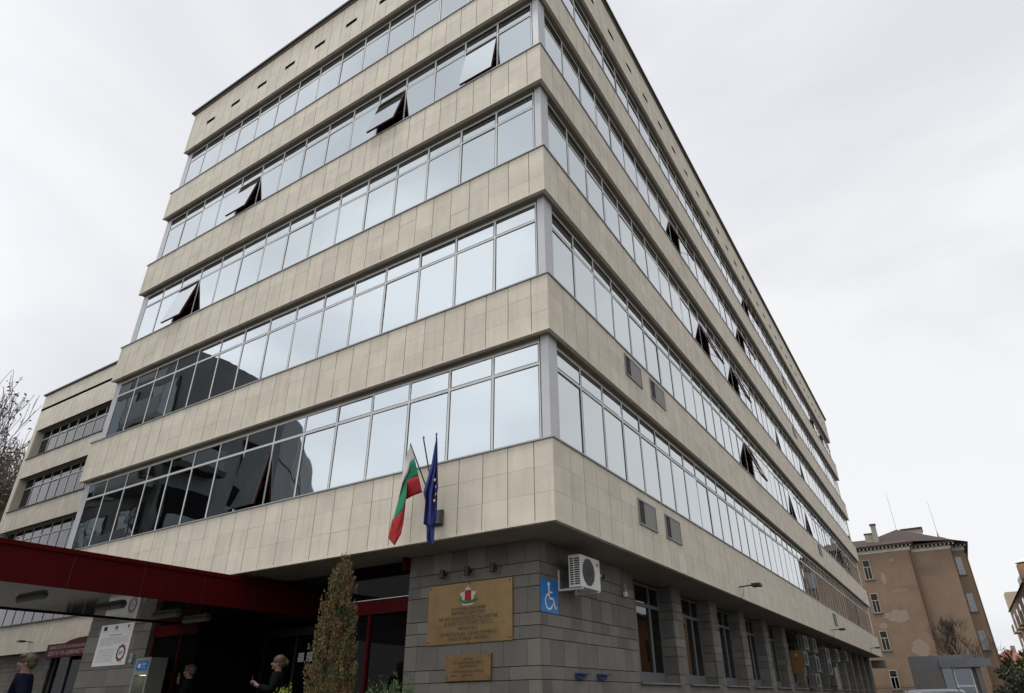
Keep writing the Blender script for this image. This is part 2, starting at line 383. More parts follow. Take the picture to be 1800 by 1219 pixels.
def sash_into(mb, wd, ang, mats=(0,1,2)):
    # top-hung sash swung outwards
    h = TRZ-.07; ca, sa = math.cos(ang), math.sin(ang)
    def T(x, y, z):   # y = 0 outer face, z measured down from hinge
        return (x, y*ca - z*sa, TRZ-.004 - z*ca - y*sa)
    def bx(x0,x1,y0,y1,d0,d1,mi):
        n = len(mb.v)
        for (x,y,z) in ((x0,y0,d1),(x1,y0,d1),(x1,y1,d1),(x0,y1,d1),(x0,y0,d0),(x1,y0,d0),(x1,y1,d0),(x0,y1,d0)): mb.v.append(T(x,y,z))
        mb.f += [(n,n+3,n+2,n+1),(n+4,n+5,n+6,n+7),(n,n+1,n+5,n+4),(n+1,n+2,n+6,n+5),(n+2,n+3,n+7,n+6),(n+3,n,n+4,n+7)]; mb.m += [mi]*6
    a, b = .03, wd-.03
    bx(a,b,.0,.05,0,.03,mats[1]); bx(a,b,.0,.05,h-.03,h,mats[1]); bx(a,a+.03,0,.05,.03,h-.03,mats[1]); bx(b-.03,b,0,.05,.03,h-.03,mats[1])
    bx(a-.004,b+.004,-.008,-.0015,-.004,h+.006,mats[0])
    bx(a+.03,b-.03,.021,.03,.03,h-.03,mats[2])
    # stay arms
    for x in (a+.01, b-.02):
        p = Vector(T(x,.05,h*.8)); q = Vector((x,.04,TRZ-h*.55)); mb.tube(p, q, .008, n=4, mi=mats[1])
WL, WR = 1.0245, .977
OPENL = {(1,7):9, (3,12):13, (4,1):9, (4,4):14, (4,10):12}
OPENR = {(1, 20): 0, (2, 15): 18, (2, 23): 6, (2, 27): 6, (2, 38): 15, (3, 11): 18, (3, 15): 16, (3, 23): 4, (3, 29): 4, (4, 9): 18, (4, 18): 16, (5, 21): 16, (5, 40): 14, (5, 44): 14}
ent = []
for k in range(1, 6):
    for i in range(15):
        wd = WL if i < 14 else 15.62-.315-14*WL
        x = -.315-WL*i-wd
        ent.append(('L', k, i, wd, (x, .17, tz(k)), OPENL.get((k,i),0)))
    for i in range(48):
        y = .515+WR*i
        ent.append(('R', k, i, WR, (-.17, y, tz(k)), OPENR.get((k,i),0)))
def scr(p):
    dd = Vector(p)-CAMP; z = dd.dot(fw); return (937.2+F*dd.dot(r2)/z, 659.1-F*dd.dot(u2)/z)
def area(e):
    s, k, i, wd, l, o_ = e
    ps = [(l[0]+(wd if s=='L' else 0)*a, l[1]+(wd if s=='R' else 0)*a, l[2]+WH*b) for a, b in ((0,0),(1,0),(1,1),(0,1))]
    q = [scr(p) for p in ps]
    cx_ = sum(p[0] for p in q)/4; cy_ = sum(p[1] for p in q)/4
    A = abs(sum(q[a][0]*q[(a+1)%4][1]-q[(a+1)%4][0]*q[a][1] for a in range(4)))/2
    if not (-20 < cx_ < 1820 and -20 < cy_ < 1240): A = 0
    return A + (2500 if o_ > 12 and A > 0 else 0)
ent.sort(key=area, reverse=True)
frame_mesh = {}
def get_mesh(key, fn, mats):
    if key in frame_mesh: return frame_mesh[key]
    mb = MB(); fn(mb); me = bpy.data.meshes.new(key[0]); me.from_pydata(mb.v, [], mb.f)
    for mm in mats: me.materials.append(mm)
    me.polygons.foreach_set('material_index', mb.m); me.update(); frame_mesh[key] = me; return me
def place(name, me, loc, rz, parent):
    o = bpy.data.objects.new(name, me); col.objects.link(o); o.location = loc; o.rotation_euler = (0,0,rz); o.parent = parent; return o
rest = MB()
def add_xf(mb, src, loc, side):
    n = len(mb.v)
    for x, y, z in src.v:
        if side == 'L': mb.v.append((loc[0]+x, loc[1]+y, loc[2]+z))
        else: mb.v.append((loc[0]-y, loc[1]+x, loc[2]+z))
    mb.f += [tuple(a+n for a in f) for f in src.f]; mb.m += src.m
for n_, (s, k, i, wd, loc, op) in enumerate(ent):
    G = GLASS if s == 'L' else GLASSR
    if n_ < 100:
        rz = 0 if s == 'L' else math.pi/2
        me = get_mesh(('window', round(wd,3), op > 0), lambda mb: frame_into(mb, wd, op > 0), (ALU, GASK))
        wo = place('window', me, loc, rz, bld)
        pb = MB(); panes_into(pb, wd, op > 0)
        pb.build('pane', G, wo)
        if op:
            sb = MB(); sash_into(sb, wd, R(op)); sb.build('sash', (G, REVEAL, INTER), wo)['label'] = 'sash tilted open'
            rb = MB(); rb.box(.028, .034, .05, .3, .07, TRZ-.002); rb.box(wd-.034, wd-.028, .05, .3, .07, TRZ-.002); rb.box(.034, wd-.034, .05, .3, .07, .08)
            rb.build('reveal', REVEAL, wo)
    else:
        t_ = MB(); frame_into(t_, wd, op > 0); panes_into(t_, wd, op > 0, 2 if s == 'R' else 3)
        if op:
            sash_into(t_, wd, R(op), (2 if s == 'R' else 3, 4, 5))
        add_xf(rest, t_, loc, s)
o = rest.build('window', (ALU, GASK, GLASSR, GLASS, REVEAL, INTER), bld); o['kind'] = 'stuff'

# granite ground floor
GY, GX = .955, -.885
CJ = [.0, .55, .96, 1.37, 1.77, 1.972, 2.172, 2.574, 2.777, 2.978, 3.39, 3.59, 3.795, Z0+.01]
def granite(mb, axis, u0, u1, za, zb, plane, th=.06, wid=.42, sgn=1):
    lv = [za]+[z for z in CJ if za+.03 < z < zb-.03]+[zb]
    if zb-za < .35: lv = [za, zb]
    for a, b in zip(lv[:-1], lv[1:]):
        u = u0; st = random.uniform(.25, .8)*wid
        while u < u1-.001:
            e = min(u1, u+st); 
            if u1-e < .15: e = u1
            st = wid*random.uniform(.8, 1.25); j = random.uniform(-.0015, .0015)
            if axis == 'x': mb.box(u+.003, e-.003, plane+j, plane+th, a+.006, b-.006)
            else: mb.box(plane-th*sgn, plane+j, u+.003, e-.003, a+.006, b-.006)
            u = e
GW0, GWS, GWW = 4.94, 3.03, 2.35
NW = 14
mb = MB(); granite(mb, 'x', -3.75, GX, -.1, Z0+.01, GY)
granite(mb, 'y', GY+.062, GW0, -.1, Z0+.01, GX)
gb = MB(); gb.box(-3.745, GX-.059, GY+.0585, GY+.3, -.1, Z0+.008); gb.box(GX-.3, GX-.0585, GY+.3002, GW0-.002, -.1, Z0+.008)
gw = mb.build('granite_wall', GRAN, bld); gb.build('joint_backing', GRANJ, gw)
mb = MB(); gb = MB()
for k in range(NW):
    a = GW0+GWS*k; b = a+GWW; c = a+GWS if k < NW-1 else LRn-.1
    granite(mb, 'y', a, b, -.1, 1.94, GX, wid=.8)
    gb.box(GX-.4, GX-.0585, a, b, -.1, 1.935)
    granite(mb, 'y', b, c, -.1, Z0+.01, GX, wid=.7)
    gb.box(GX-.5, GX-.0585, b+.06, c-.06, -.1, Z0+.008)
    # reveals
    for yy, s_ in ((b, 1), (c if k < NW-1 else None, -1)):
        if yy is None: continue
        lv = [1.99]+[z for z in CJ if 2.02 < z < Z0-.05]+[Z0+.01]
        for p, q in zip(lv[:-1], lv[1:]):
            if s_ == 1: mb.box(GX-.36, GX-.0605, b, b+.055, p+.006, q-.006)
            else: mb.box(GX-.36, GX-.0605, yy-.055, yy, p+.006, q-.006)
    sl = MB(); sl.box(GX-.36, GX+.075, a-.03, b+.03, 1.945, 1.988); sl.build('window_sill', GRAN, bld)
pr = mb.build('granite_piers', GRAN, bld); gb.build('joint_backing', GRANJ, pr)
def gfw_frame(mb):
    W_, z0, z1 = GWW-.02, 1.99, 4.12
    def f(u0,u1,a,b,d=.06): mb.box(u0,u1,0,d,a,b)
    f(0,W_,z1-.06,z1); f(0,W_,z0,z0+.22); f(0,.06,z0+.22,z1-.06); f(W_-.06,W_,z0+.22,z1-.06)
    f(.06,W_-.06,3.6,3.68)
    for u in (.80,1.66): f(u-.05,u+.05,z0+.22,3.6); f(u-.03,u+.03,3.68,z1-.06)
GF = mat('painted_frame', (.11,.115,.125), .5)
mb = MB(); gfw_frame(mb); gme = bpy.data.meshes.new('ground_floor_window'); gme.from_pydata(mb.v, [], mb.f); gme.materials.append(GF)
for k in range(NW):
    wo = place('ground_floor_window', gme, (-1.21, GW0+GWS*k+.01, 0), math.pi/2, bld)
    pb = MB()
    for u0,u1,a,b in ((.06,.75,2.21,3.6),(.85,1.61,2.21,3.6),(1.71,2.27,2.21,3.6),(.06,.77,3.68,4.06),(.83,1.63,3.68,4.06),(1.69,2.27,3.68,4.06)): pane_box(pb,u0,u1,a,b,.03)
    pb.build('pane', GGLASS, wo)
mb = MB(); mb.box(-1.5, -1.36, GW0, LRn-.2, -.1, Z0+.01); mb.build('interior_wall', INTER, bld)
# left granite pier and the entrance glazing between
mb = MB(); granite(mb, 'x', -15.0, -12.08, -.1, Z0+.01, GY, wid=.9)
for p, q in zip(CJ[:-1], CJ[1:]):
    mb.box(-12.14, -12.08, GY+.0605, GY+.6, p+.006, q-.006); mb.box(-15.0, -14.94, GY+.0605, GY+.6, p+.006, q-.006)
o = mb.build('granite_wall', GRAN, bld); MB().box(-14.93, -12.145, GY+.0615, GY+.55, -.1, Z0+.008).build('joint_backing', GRANJ, o)
mb = MB()
for p, q in zip(CJ[:-1], CJ[1:]): mb.box(-3.75, -3.69, GY+.301, GY+.5, p+.006, q-.006)
mb.build('granite_return', GRAN, bld)
le = MB().box(-12.078, -10.32, 1.05, 1.17, 3.225, 3.485).build('entrance_beam', RED, bld)
eg = MB().box(-5.6, -3.752, 1.05, 1.17, 3.225, 3.485).build('entrance_beam', RED, bld)
MB().box(-5.6, -3.752, 1.035, 1.1, 3.487, 3.50).build('beam_capping', ALU, eg)
for x, pa in ((-12.04, le), (-10.95, le), (-4.83, eg)):
    MB().box(x-.03, x+.03, 1.08, 1.15, GZ, 3.223).build('door_post', RED, pa)
MB().box(-12.01, -10.985, 1.08, 1.15, 2.30, 2.44).build('cross_rail', RED, le)
MB().box(-10.318, -5.602, 2.95, 3.05, 3.225, 3.40).build('dark_beam', BLACK, bld)
for x in (-10.29, -9.1, -7.95, -6.8, -5.65): MB().box(x-.03, x+.03, 2.96, 3.04, GZ, 3.223).build('door_post', BLACK, bld)
MB().box(-10.35, -5.57, 1.30, 3.3, 4.172, 4.20).build('recess_ceiling', INTER, bld)
pb = MB()
for a, b in ((-12.01,-10.98),(-10.92,-10.33),(-5.57,-4.86),(-4.80,-3.76)): pane_box(pb, a, b, GZ+.02, 3.22, 1.12)
for a, b in ((-12.0,-10.35),(-5.56,-3.78)): pane_box(pb, a, b, 3.5, 4.15, 1.12)
for a, b in ((-10.26,-9.13),(-9.07,-7.98),(-7.92,-6.83),(-6.77,-5.68)): pane_box(pb, a, b, GZ+.02, 3.22, 3.0)
for x in (-10.32, -5.60): pb.poly([(x,1.18,GZ+.02),(x,2.96,GZ+.02),(x,2.96,4.15),(x,1.18,4.15)])
pane_box(pb, -10.3, -5.62, 3.42, 4.15, 3.0)
pb.build('entrance_glass', DOORG, bld)
for a, b, y in ((-12.0,-10.40,1.30),(-5.52,-3.8,1.30),(-10.4,-5.5,3.2)):
    mb = MB(); mb.box(a, b, y, y+.03, GZ, 4.165); mb.build('interior_wall', INTER, bld)
mb = MB(); mb.box(-3.82, -3.752, .80, .95, 3.93, Z0+.01); mb.build('alarm_box', RED, bld)
# hidden back of ground floor, left end
mb = MB(); mb.box(-15.0, -14.9, 1.56, 7.1, -.1, Z0+.01); mb.build('side_wall', GRAN, bld)

# ---------------------------------------------------------------- text
def text_mesh(s, size, align='CENTER', sx=1.0, ext=.0):
    cu = bpy.data.curves.new('t', 'FONT'); cu.body = s; cu.size = size; cu.align_x = align; cu.extrude = ext; cu.resolution_u = 3
    o = bpy.data.objects.new('t', cu); col.objects.link(o); bpy.context.view_layer.update()
    me = bpy.data.meshes.new_from_object(o.evaluated_get(bpy.context.evaluated_depsgraph_get()))
    V = [(v.co.x*sx, v.co.y, v.co.z) for v in me.vertices]; Fc = [tuple(p.vertices) for p in me.polygons]
    bpy.data.objects.remove(o); bpy.data.curves.remove(cu); bpy.data.meshes.remove(me)
    return V, Fc
def add_text(mb, s, cx_, zb, width, h, y, mi=0, bold=.0, slant=0):
    V, Fc = text_mesh(s, 1.0)
    x0 = min(v[0] for v in V); x1 = max(v[0] for v in V)
    sxx = width/(x1-x0); szz = h/.72
    offs = [(0,0)] if bold == 0 else [(-bold,0),(bold,0),(0,bold)]
    for k_, (ox, oz) in enumerate(offs):
        n = len(mb.v)
        mb.v += [(cx_+(v[0]-(x0+x1)/2)*sxx+ox, y-.0006*k_, zb+v[1]*szz+oz) for v in V]
        mb.f += [tuple(a+n for a in f) for f in Fc]; mb.m += [mi]*len(Fc)

# plaques
pq = empty('name_plaque', 'large brass plaque with crest and engraved ministry name on the granite wall', 'plaque', (-2.31, .955, 2.57))
def P(ob): ob.parent = ob.parent; return ob
def rel(o, parent):          # parts built in world coordinates under a moved parent
    o.parent = parent; o.matrix_parent_inverse = Matrix.Translation(parent.location).inverted() if parent.rotation_euler[2] == 0 else (Matrix.Translation(parent.location) @ Matrix.Rotation(parent.rotation_euler[2],4,'Z')).inverted(); return o
YP = .925
rel(MB().box(-3.225, -1.40, YP, .953, 2.572, 3.573).build('plate', BRASS), pq)
mb = MB()
for s, cxx, z, wdt, h in (('РЕПУБЛИКА БЪЛГАРИЯ', -2.325, 3.115, .72, .045), ('МИНИСТЕРСТВО', -2.325, 3.035, .72, .062), ('НА РЕГИОНАЛНОТО РАЗВИТИЕ', -2.325, 2.948, 1.28, .062), ('И БЛАГОУСТРОЙСТВОТО', -2.325, 2.873, 1.02, .058),
    ('MINISTRY', -2.325, 2.780, .42, .056), ('OF REGIONAL DEVELOPMENT', -2.315, 2.697, 1.22, .058), ('AND PUBLIC WORKS', -2.305, 2.622, .86, .058)):
    add_text(mb, s, cxx, z, wdt, h, YP-.001, bold=.002)
rel(mb.build('lettering', INK), pq)
rel(MB().box(-3.12, -1.53, YP-.0025, YP-.001, 2.858, 2.863).build('divider_line', INK), pq)
mb = MB()
for x in (-3.18, -1.45):
    for z in (2.62, 3.53): mb.tube((x, YP-.012, z), (x, YP, z), .012, n=8)
for x, z in ((-2.31, 2.595), (-2.31, 3.552)): mb.tube((x, YP-.012, z), (x, YP, z), .012, n=8)
rel(mb.build('screws', INK), pq)
# coat of arms: red shield, supporters, green ribbon
mb = MB(); cx0, cz0 = -2.33, 3.36
S_ = lambda pts: [(cx0+a, cz0+b) for a, b in pts]
mb.plate(S_([(-.06,-.08),(0,-.115),(.06,-.08),(.06,.07),(-.06,.07)]), YP-.012, YP-.001, 0)
for sg in (-1, 1):
    a = [(.075,-.09),(.13,-.07),(.12,-.03),(.165,0),(.185,.045),(.15,.03),(.14,.065),(.10,.05),(.075,.08),(.068,0)]
    pts = [(sg*p, q) for p, q in a]
    if sg == -1: pts = pts[::-1]
    mb.plate(S_(pts), YP-.010, YP-.001, 1)
mb.plate(S_([(-.05,.08),(.05,.08),(.062,.125),(.03,.11),(0,.165),(-.03,.11),(-.062,.125)]), YP-.012, YP-.001, 1)
mb.plate(S_([(-.205,-.085),(-.1,-.125),(0,-.135),(.1,-.125),(.205,-.085),(.185,-.045),(.08,-.098),(0,-.108),(-.08,-.098),(-.185,-.045)]), YP-.015, YP-.0125, 2)
mb.plate(S_([(-.13,-.14),(0,-.155),(.13,-.14),(.11,-.165),(0,-.18),(-.11,-.165)]), YP-.010, YP-.001, 1)
rel(mb.build('crest', (FRD, mat('crest_silver', (.5,.46,.40), .5), FGR)), pq)
p2 = empty('service_plaque', 'small brass plaque for the administrative service, below the large plaque', 'plaque', (-2.29, .955, 1.99))
rel(MB().box(-2.757, -1.82, .905, .953, 1.99, 2.392).build('plate', BRASS), p2)
mb = MB()
for s, cxx, z, wdt, h in (('ЦЕНТЪР', -2.28, 2.300, .22, .034), ('ЗА АДМИНИСТРАТИВНО', -2.28, 2.245, .62, .034), ('ОБСЛУЖВАНЕ', -2.28, 2.190, .37, .034), ('ADMINISTRATIVE CENTER', -2.28, 2.112, .68, .034), ('SERVICE', -2.28, 2.055, .22, .034)):
    add_text(mb, s, cxx, z, wdt, h, .904, bold=.0012)
ar_ = MB().plate([(-2.64,2.068),(-2.61,2.052),(-2.61,2.06),(-2.51,2.06),(-2.51,2.076),(-2.61,2.076),(-2.61,2.084)], .901, .904)
rel(mb.build('lettering', INK), p2); rel(ar_.build('arrow', INK), p2)
mb = MB()
for x in (-2.72, -1.86):
    for z in (2.03, 2.355): mb.tube((x, .893, z), (x, .905, z), .011, n=8)
rel(mb.build('screws', INK), p2)
# three spot lamps above the plaque
for x, nm in ((-2.87, 'black spot lamp above the large brass plaque, leftmost of three'), (-2.31, 'black spot lamp above the crest of the brass plaque, middle of three'), (-1.76, 'black spot lamp above the large brass plaque, rightmost of three')):
    s_ = empty('spot_lamp', nm, 'lamp', (x, .953, 3.75), group='spot lamps above the plaque')
    MB().tube((0,-.11,-.07),(0,-.11,.08),.05,n=12).build('lamp_head', BLACK, s_)
    MB().box(-.02,.02,-.065,0,-.01,.03).build('arm', BLACK, s_)
# disabled access sign
ds = empty('disabled_access_sign', 'blue wheelchair sign on the granite wall beside the corner', 'sign', (GX+.002, 1.275, 2.98), math.pi/2)
MB().box(-.285,.285,-.012,0,0,.54).build('panel', BLUE, ds)
mb = MB()
def arc(c, r0, r1, a0, a1, n=24):
    for i in range(n):
        p = R(a0+(a1-a0)*i/n); q = R(a0+(a1-a0)*(i+1)/n)
        mb.poly([(c[0]+r0*math.cos(p),-.0135,c[1]+r0*math.sin(p)),(c[0]+r0*math.cos(q),-.0135,c[1]+r0*math.sin(q)),(c[0]+r1*math.cos(q),-.0135,c[1]+r1*math.sin(q)),(c[0]+r1*math.cos(p),-.0135,c[1]+r1*math.sin(p))])
arc((-.03,.46), 0, .042, 0, 360, 16)
arc((-.03,.18), .105, .135, 100, 345)
def seg(a, b, t):
    a = Vector((a[0],0,a[1])); b = Vector((b[0],0,b[1])); d_ = (b-a).normalized(); n_ = Vector((-d_.z,0,d_.x))*t/2
    mb.poly([tuple(Vector((p.x,-.0137,p.z))) for p in (a+n_, b+n_, b-n_, a-n_)])
seg((-.035,.42),(-.02,.23),.045); seg((-.02,.335),(.09,.335),.026); seg((-.035,.235),(.12,.235),.035); seg((.11,.24),(.175,.075),.035); seg((.165,.085),(.23,.10),.03)
mb.build('symbol', WHITE, ds)

# ---------------------------------------------------------------- air conditioners
UNITG = mat('shaded_casing', (.19,.19,.175), .6, var=.25, vscale=3)  # pale casing for the far units, their shade painted into the colour
def ac_unit(loc, label, wd=.76, h=.54, d=.27, fans=1, off=.3, cas=None):
    cas = cas or OFFW
    a = empty('air_conditioner', label, 'air conditioner', loc, math.pi/2, group='outdoor air conditioner units on the granite wall')
    # local -Y outward; wall at y=0
    y1 = -off; y0 = -off-d
    body = MB().box(0,wd,y0,y1,0,h).build('casing', cas, a)
    mb = MB()
    for i in range(12): mb.box(-.004,-.0005,y0+.02,y0+.115,.04+i*(h-.08)/12,.04+(i+.62)*(h-.08)/12); mb.box(-.004,-.0005,y0+.14,y1-.03,.04+i*(h-.08)/12,.04+(i+.62)*(h-.08)/12)
    mb.build('side_vents', BLACK, a)
    r = min(h/fans, wd)*.43
    for f_ in range(fans):
        cz = h/fans*(f_+.5); cxx = wd*.40 if fans == 1 else wd*.42
        mb = MB(); mb.tube((cxx,y0-.004,cz),(cxx,y0-.001,cz),r,n=28); fo = mb.build('fan_opening', DGREY, a)
        mb = MB()
        for q in range(1,7):
            rr = r*q/6.5
            for i in range(24):
                p0 = (cxx+rr*math.cos(i*math.pi/12), y0-.012, cz+rr*math.sin(i*math.pi/12)); p1 = (cxx+rr*math.cos((i+1)*math.pi/12), y0-.012, cz+rr*math.sin((i+1)*math.pi/12)); mb.tube(p0,p1,.0022,n=3,cap=False)
        for i in range(10): mb.tube((cxx,y0-.012,cz),(cxx+r*math.cos(i*math.pi/5),y0-.012,cz+r*math.sin(i*math.pi/5)),.0025,n=3,cap=False)
        mb.tube((cxx,y0-.016,cz),(cxx,y0-.005,cz),r*.16,n=12)
        mb.build('fan_guard', BLACK, fo)
    for x in (.06, wd-.09):
        mb = MB(); mb.box(x,x+.03,y0,-.031,-.035,-.002); mb.box(x,x+.03,-.03,-.002,-.0355,.32); mb.build('bracket', cas, a)
    return a
a1 = ac_unit((GX, 1.53, 3.40), 'white air conditioner on brackets beside the wheelchair sign', d=.23, off=.26)
mb = MB(); mb.tube((.66,-.494,.44),(.66,-.491,.44),.032,n=16); mb.build('badge', FRD, a1)
mb = MB(); mb.tube((.3,-.1,-.005),(.3,-.1,-.2),.008); mb.tube((.33,-.2,-.005),(.2,-.16,-.06),.012); mb.build('drain_pipe', DGREY, a1)
for (y, z, w_, h_, f_, lb) in ((21.5, 3.40, .8, .56, 1, 'grey white air conditioner under the soffit, directly above the yellow board edge'), (20.85, 2.80, .8, .52, 1, 'white air conditioner just behind the yellow board'),
    (23.4, 3.40, .85, .58, 1, 'air conditioner under the soffit, left of the tall twin fan unit'), (23.3, 2.62, .9, .62, 1, 'dark sided air conditioner in the middle of a vertical row of three'),
    (22.6, 2.02, .85, .52, 1, 'small air conditioner at the bottom of the vertical row of three'), (26.4, 2.58, .95, 1.15, 2, 'tall white twin fan air conditioner between the two columns of small units'),
    (29.6, 3.25, .85, .58, 1, 'air conditioner under the soffit, right of the tall twin fan unit'), (32.8, 3.4, .8, .5, 1, 'farthest small air conditioner under the soffit of the side front')):
    ac_unit((GX, y, z), lb, wd=w_, h=h_, d=.28, fans=f_, off=.12, cas=UNITG)
for i_, (y0_, y1_, z_a) in enumerate(((20.4, 34.5, 4.05), (21.0, 27.5, 3.98))):
    c_ = MB(); n_ = 14; pts = [(GX+.05+.03*i_, y0_+(y1_-y0_)*q/n_, z_a-.05*abs(math.sin(q*1.7))) for q in range(n_+1)]
    for p, q in zip(pts[:-1], pts[1:]): c_.tube(p, q, .018, n=5)
    c_.build('cable_run', DGREY, bld)
for y, za in ((21.9,3.4),(24.2,2.62),(27.4,2.5),(30.2,3.2),(33.2,3.4)):
    c_ = MB(); pts = [(GX+.04,y,za+.2),(GX+.12,y+.1,za-.15),(GX+.05,y+.18,za-.5),(GX+.04,y+.2,.3)]
    for p, q in zip(pts[:-1], pts[1:]): c_.tube(p, q, .014, n=5)
    c_.build('drain_hose', MGREY, bld)
# yellow board on the wall
yb = empty('yellow_board', 'yellow board with faded round emblem standing out from the granite piers', 'sign', (-.62, 20.0, 2.48))
MB().box(-.21,.21,-.012,.012,0,.82).build('panel', mat('ochre_board', (.17,.085,.015), .7, var=.25, vscale=4), yb)
mb = MB(); mb.tube((0,-.016,.66),(0,-.0125,.66),.075,n=24); mb.build('emblem', mat('faded_emblem', (.24,.15,.10), .7), yb)
for z in (.1,.7): MB().box(-.262,-.212,-.015,.015,z,z+.03).build('bracket', BLACK, yb)
# pale board leaning between units
pb_ = empty('pale_panel', 'stained pale panel on the wall below the far units', 'panel', (GX, 28.4, 1.99), math.pi/2)
MB().box(0,.9,-.34,-.30,0,.95).build('panel', mat('stained_panel', (.30,.29,.25), .8, var=.5, vscale=5), pb_)
MB().box(.1,.14,-.299,-.001,.1,.14).build('bracket', BLACK, pb_)
# cctv camera and junction boxes
cc = empty('security_camera', 'small white security camera on the wall right of the first air conditioner', 'camera', (GX, 2.62, 3.80), math.pi/2)
MB().box(-.03,.03,-.12,0,-.03,.03).build('bracket', OFFW, cc); MB().tube((0,-.12,0),(.16,-.30,-.05),.035,n=12).build('camera_body', OFFW, cc); MB().tube((.15,-.29,-.048),(.19,-.335,-.062),.042,n=12).build('hood', BLACK, cc)
wl = empty('wall_lamp', 'small round wall lamp between the camera and the first tall window', 'lamp', (GX, 4.35, 3.72), math.pi/2)
MB().box(-.05,.05,-.08,0,-.05,.1).build('base', MGREY, wl); MB().lathe([(.0,-.1),(.05,-.09),(.06,-.05),(.05,0)], (0,-.06,-.05), 12).build('glass_bowl', OFFW, wl)
for y, lb in ((2.09, 'blue hooded box low on the granite wall, nearer the corner'), (2.93, 'blue hooded box low on the granite wall, nearer the window')):
    b_ = empty('junction_box', lb, 'box', (GX, y, 2.03), math.pi/2, group='blue hooded boxes')
    BB = mat('blue_box', (.015,.045,.12), .5) if 'blue_box' not in bpy.data.materials else bpy.data.materials['blue_box']
    MB().box(0,.30,-.07,0,-.03,.035).build('box_body', BB, b_); MB().box(-.01,.35,-.13,0,.0355,.055).build('hood', BB, b_)
# floodlights on arms
def flood(loc, rz, lb):
    f_ = empty('floodlight', lb, 'lamp', loc, rz, group='floodlights on short arms')
    MB().tube((0,-.001,0),(0,-.42,.02),.018,n=8).build('arm', BLACK, f_)
    mb = MB(); mb.prism([(-.15,-.62),(.15,-.62),(.15,-.38),(-.15,-.38)], -.03, .05); mb.build('lamp_head', BLACK, f_)
    MB().box(-.12,.12,-.60,-.40,-.036,-.031).build('lamp_glass', DGREY, f_)
    mb = MB(); pts = [(0,-.1,0),(.03,-.12,-.14),(-.02,-.07,-.25),(.01,-.015,-.36)]
    for p, q in zip(pts[:-1], pts[1:]): mb.tube(p, q, .006, n=5)
    mb.build('cable', BLACK, f_)
flood((.002, 10.41, 4.44), math.pi/2, 'black floodlight on the lowest stone band, nearest of three on the side front')
flood((.002, 25.9, 4.42), math.pi/2, 'black floodlight on the lowest stone band below a vent, middle of three')
flood((.002, 40.68, 4.40), math.pi/2, 'black floodlight on the lowest stone band, farthest of three')

# ---------------------------------------------------------------- flags
br = empty('flag_bracket', 'dark metal bracket holding three flag poles on the stone band', 'bracket', (-2.315, 0, 4.52))
MB().box(-.10,.10,-.04,-.002,-.14,.14).build('plate', DGREY, br)
MB().prism([(-.10,-.12),(.10,-.12),(.10,-.041),(-.10,-.041)],-.11,.11).build('socket', DGREY, br)
base = Vector((-2.315,-.08,4.58))
tips = {'b': Vector((-2.56,-.6,5.766)), 'm': Vector((-2.31,-.54,5.817)), 'e': Vector((-1.97,-.6,5.785))}
emp = empty('bare_flag_pole', 'bare dark flag pole between the two flags', 'flag pole', base)
rel(MB().tube(base, tips['m'], .014, .012, n=8).build('pole', DGREY), emp)
rel(MB().lathe([(.0,.07),(.02,.03),(.0,-.01)], tips['m'], 8).build('finial', DGREY), emp)
def pxpt(cxp, czp, y):   # flag outline reading -> point on the vertical plane at depth y
    px, py = 640+cxp/5.078, 740+czp/5.078
    dd = fw + r2*((px-937.187)/F) - u2*((py-659.109)/F)
    t = (y-CY)/dd.y; return CAMP+dd*t
def flag_surface(curves, ys, mats_idx, mb, nsub=5, nv=28, wav=.02):
    def interp(poly, t):
        t = t*(len(poly)-1); i = min(int(t), len(poly)-2); f = t-i; f = f*f*(3-2*f)*.5+f*.5
        return (poly[i][0]*(1-f)+poly[i+1][0]*f, poly[i][1]*(1-f)+poly[i+1][1]*f)
    for s in range(len(curves)-1):
        n0 = len(mb.v)
        for a in range(nsub+1):
            sa = a/nsub
            for b in range(nv+1):
                vb = b/nv
                p = interp(curves[s], vb); q = interp(curves[s+1], vb)
                yy0 = ys[s][0]*(1-vb)+ys[s][1]*vb; yy1 = ys[s+1][0]*(1-vb)+ys[s+1][1]*vb
                y = yy0*(1-sa)+yy1*sa + wav*math.sin((s+sa)*4.2+vb*5)*math.sin(vb*3.1)
                mb.v.append(tuple(pxpt(p[0]*(1-sa)+q[0]*sa, p[1]*(1-sa)+q[1]*sa, y)))
        for a in range(nsub):
            for b in range(nv):
                i = n0+a*(nv+1)+b; mb.f.append((i, i+1, i+nv+2, i+nv+1)); mb.m.append(mats_idx[s])
fb = empty('tricolour_flag', 'white green and red flag hanging limp from the left pole', 'flag', base)
rel(MB().tube(base, tips['b'], .014, .012, n=8).build('pole', DGREY), fb)
mb = MB()
cv = [[(413,205),(372,330),(347,455),(333,570),(315,660),(300,740)],
      [(452,340),(412,372),(392,470),(345,560),(310,690),(252,905)],
      [(487,495),(420,512),(382,535),(377,680),(345,800),(245,900)],
      [(518,640),(440,668),(372,705),(362,830),(330,1010),(272,1112)]]
ysf = [(-.60,-.42),(-.53,-.46),(-.47,-.50),(-.40,-.46)]
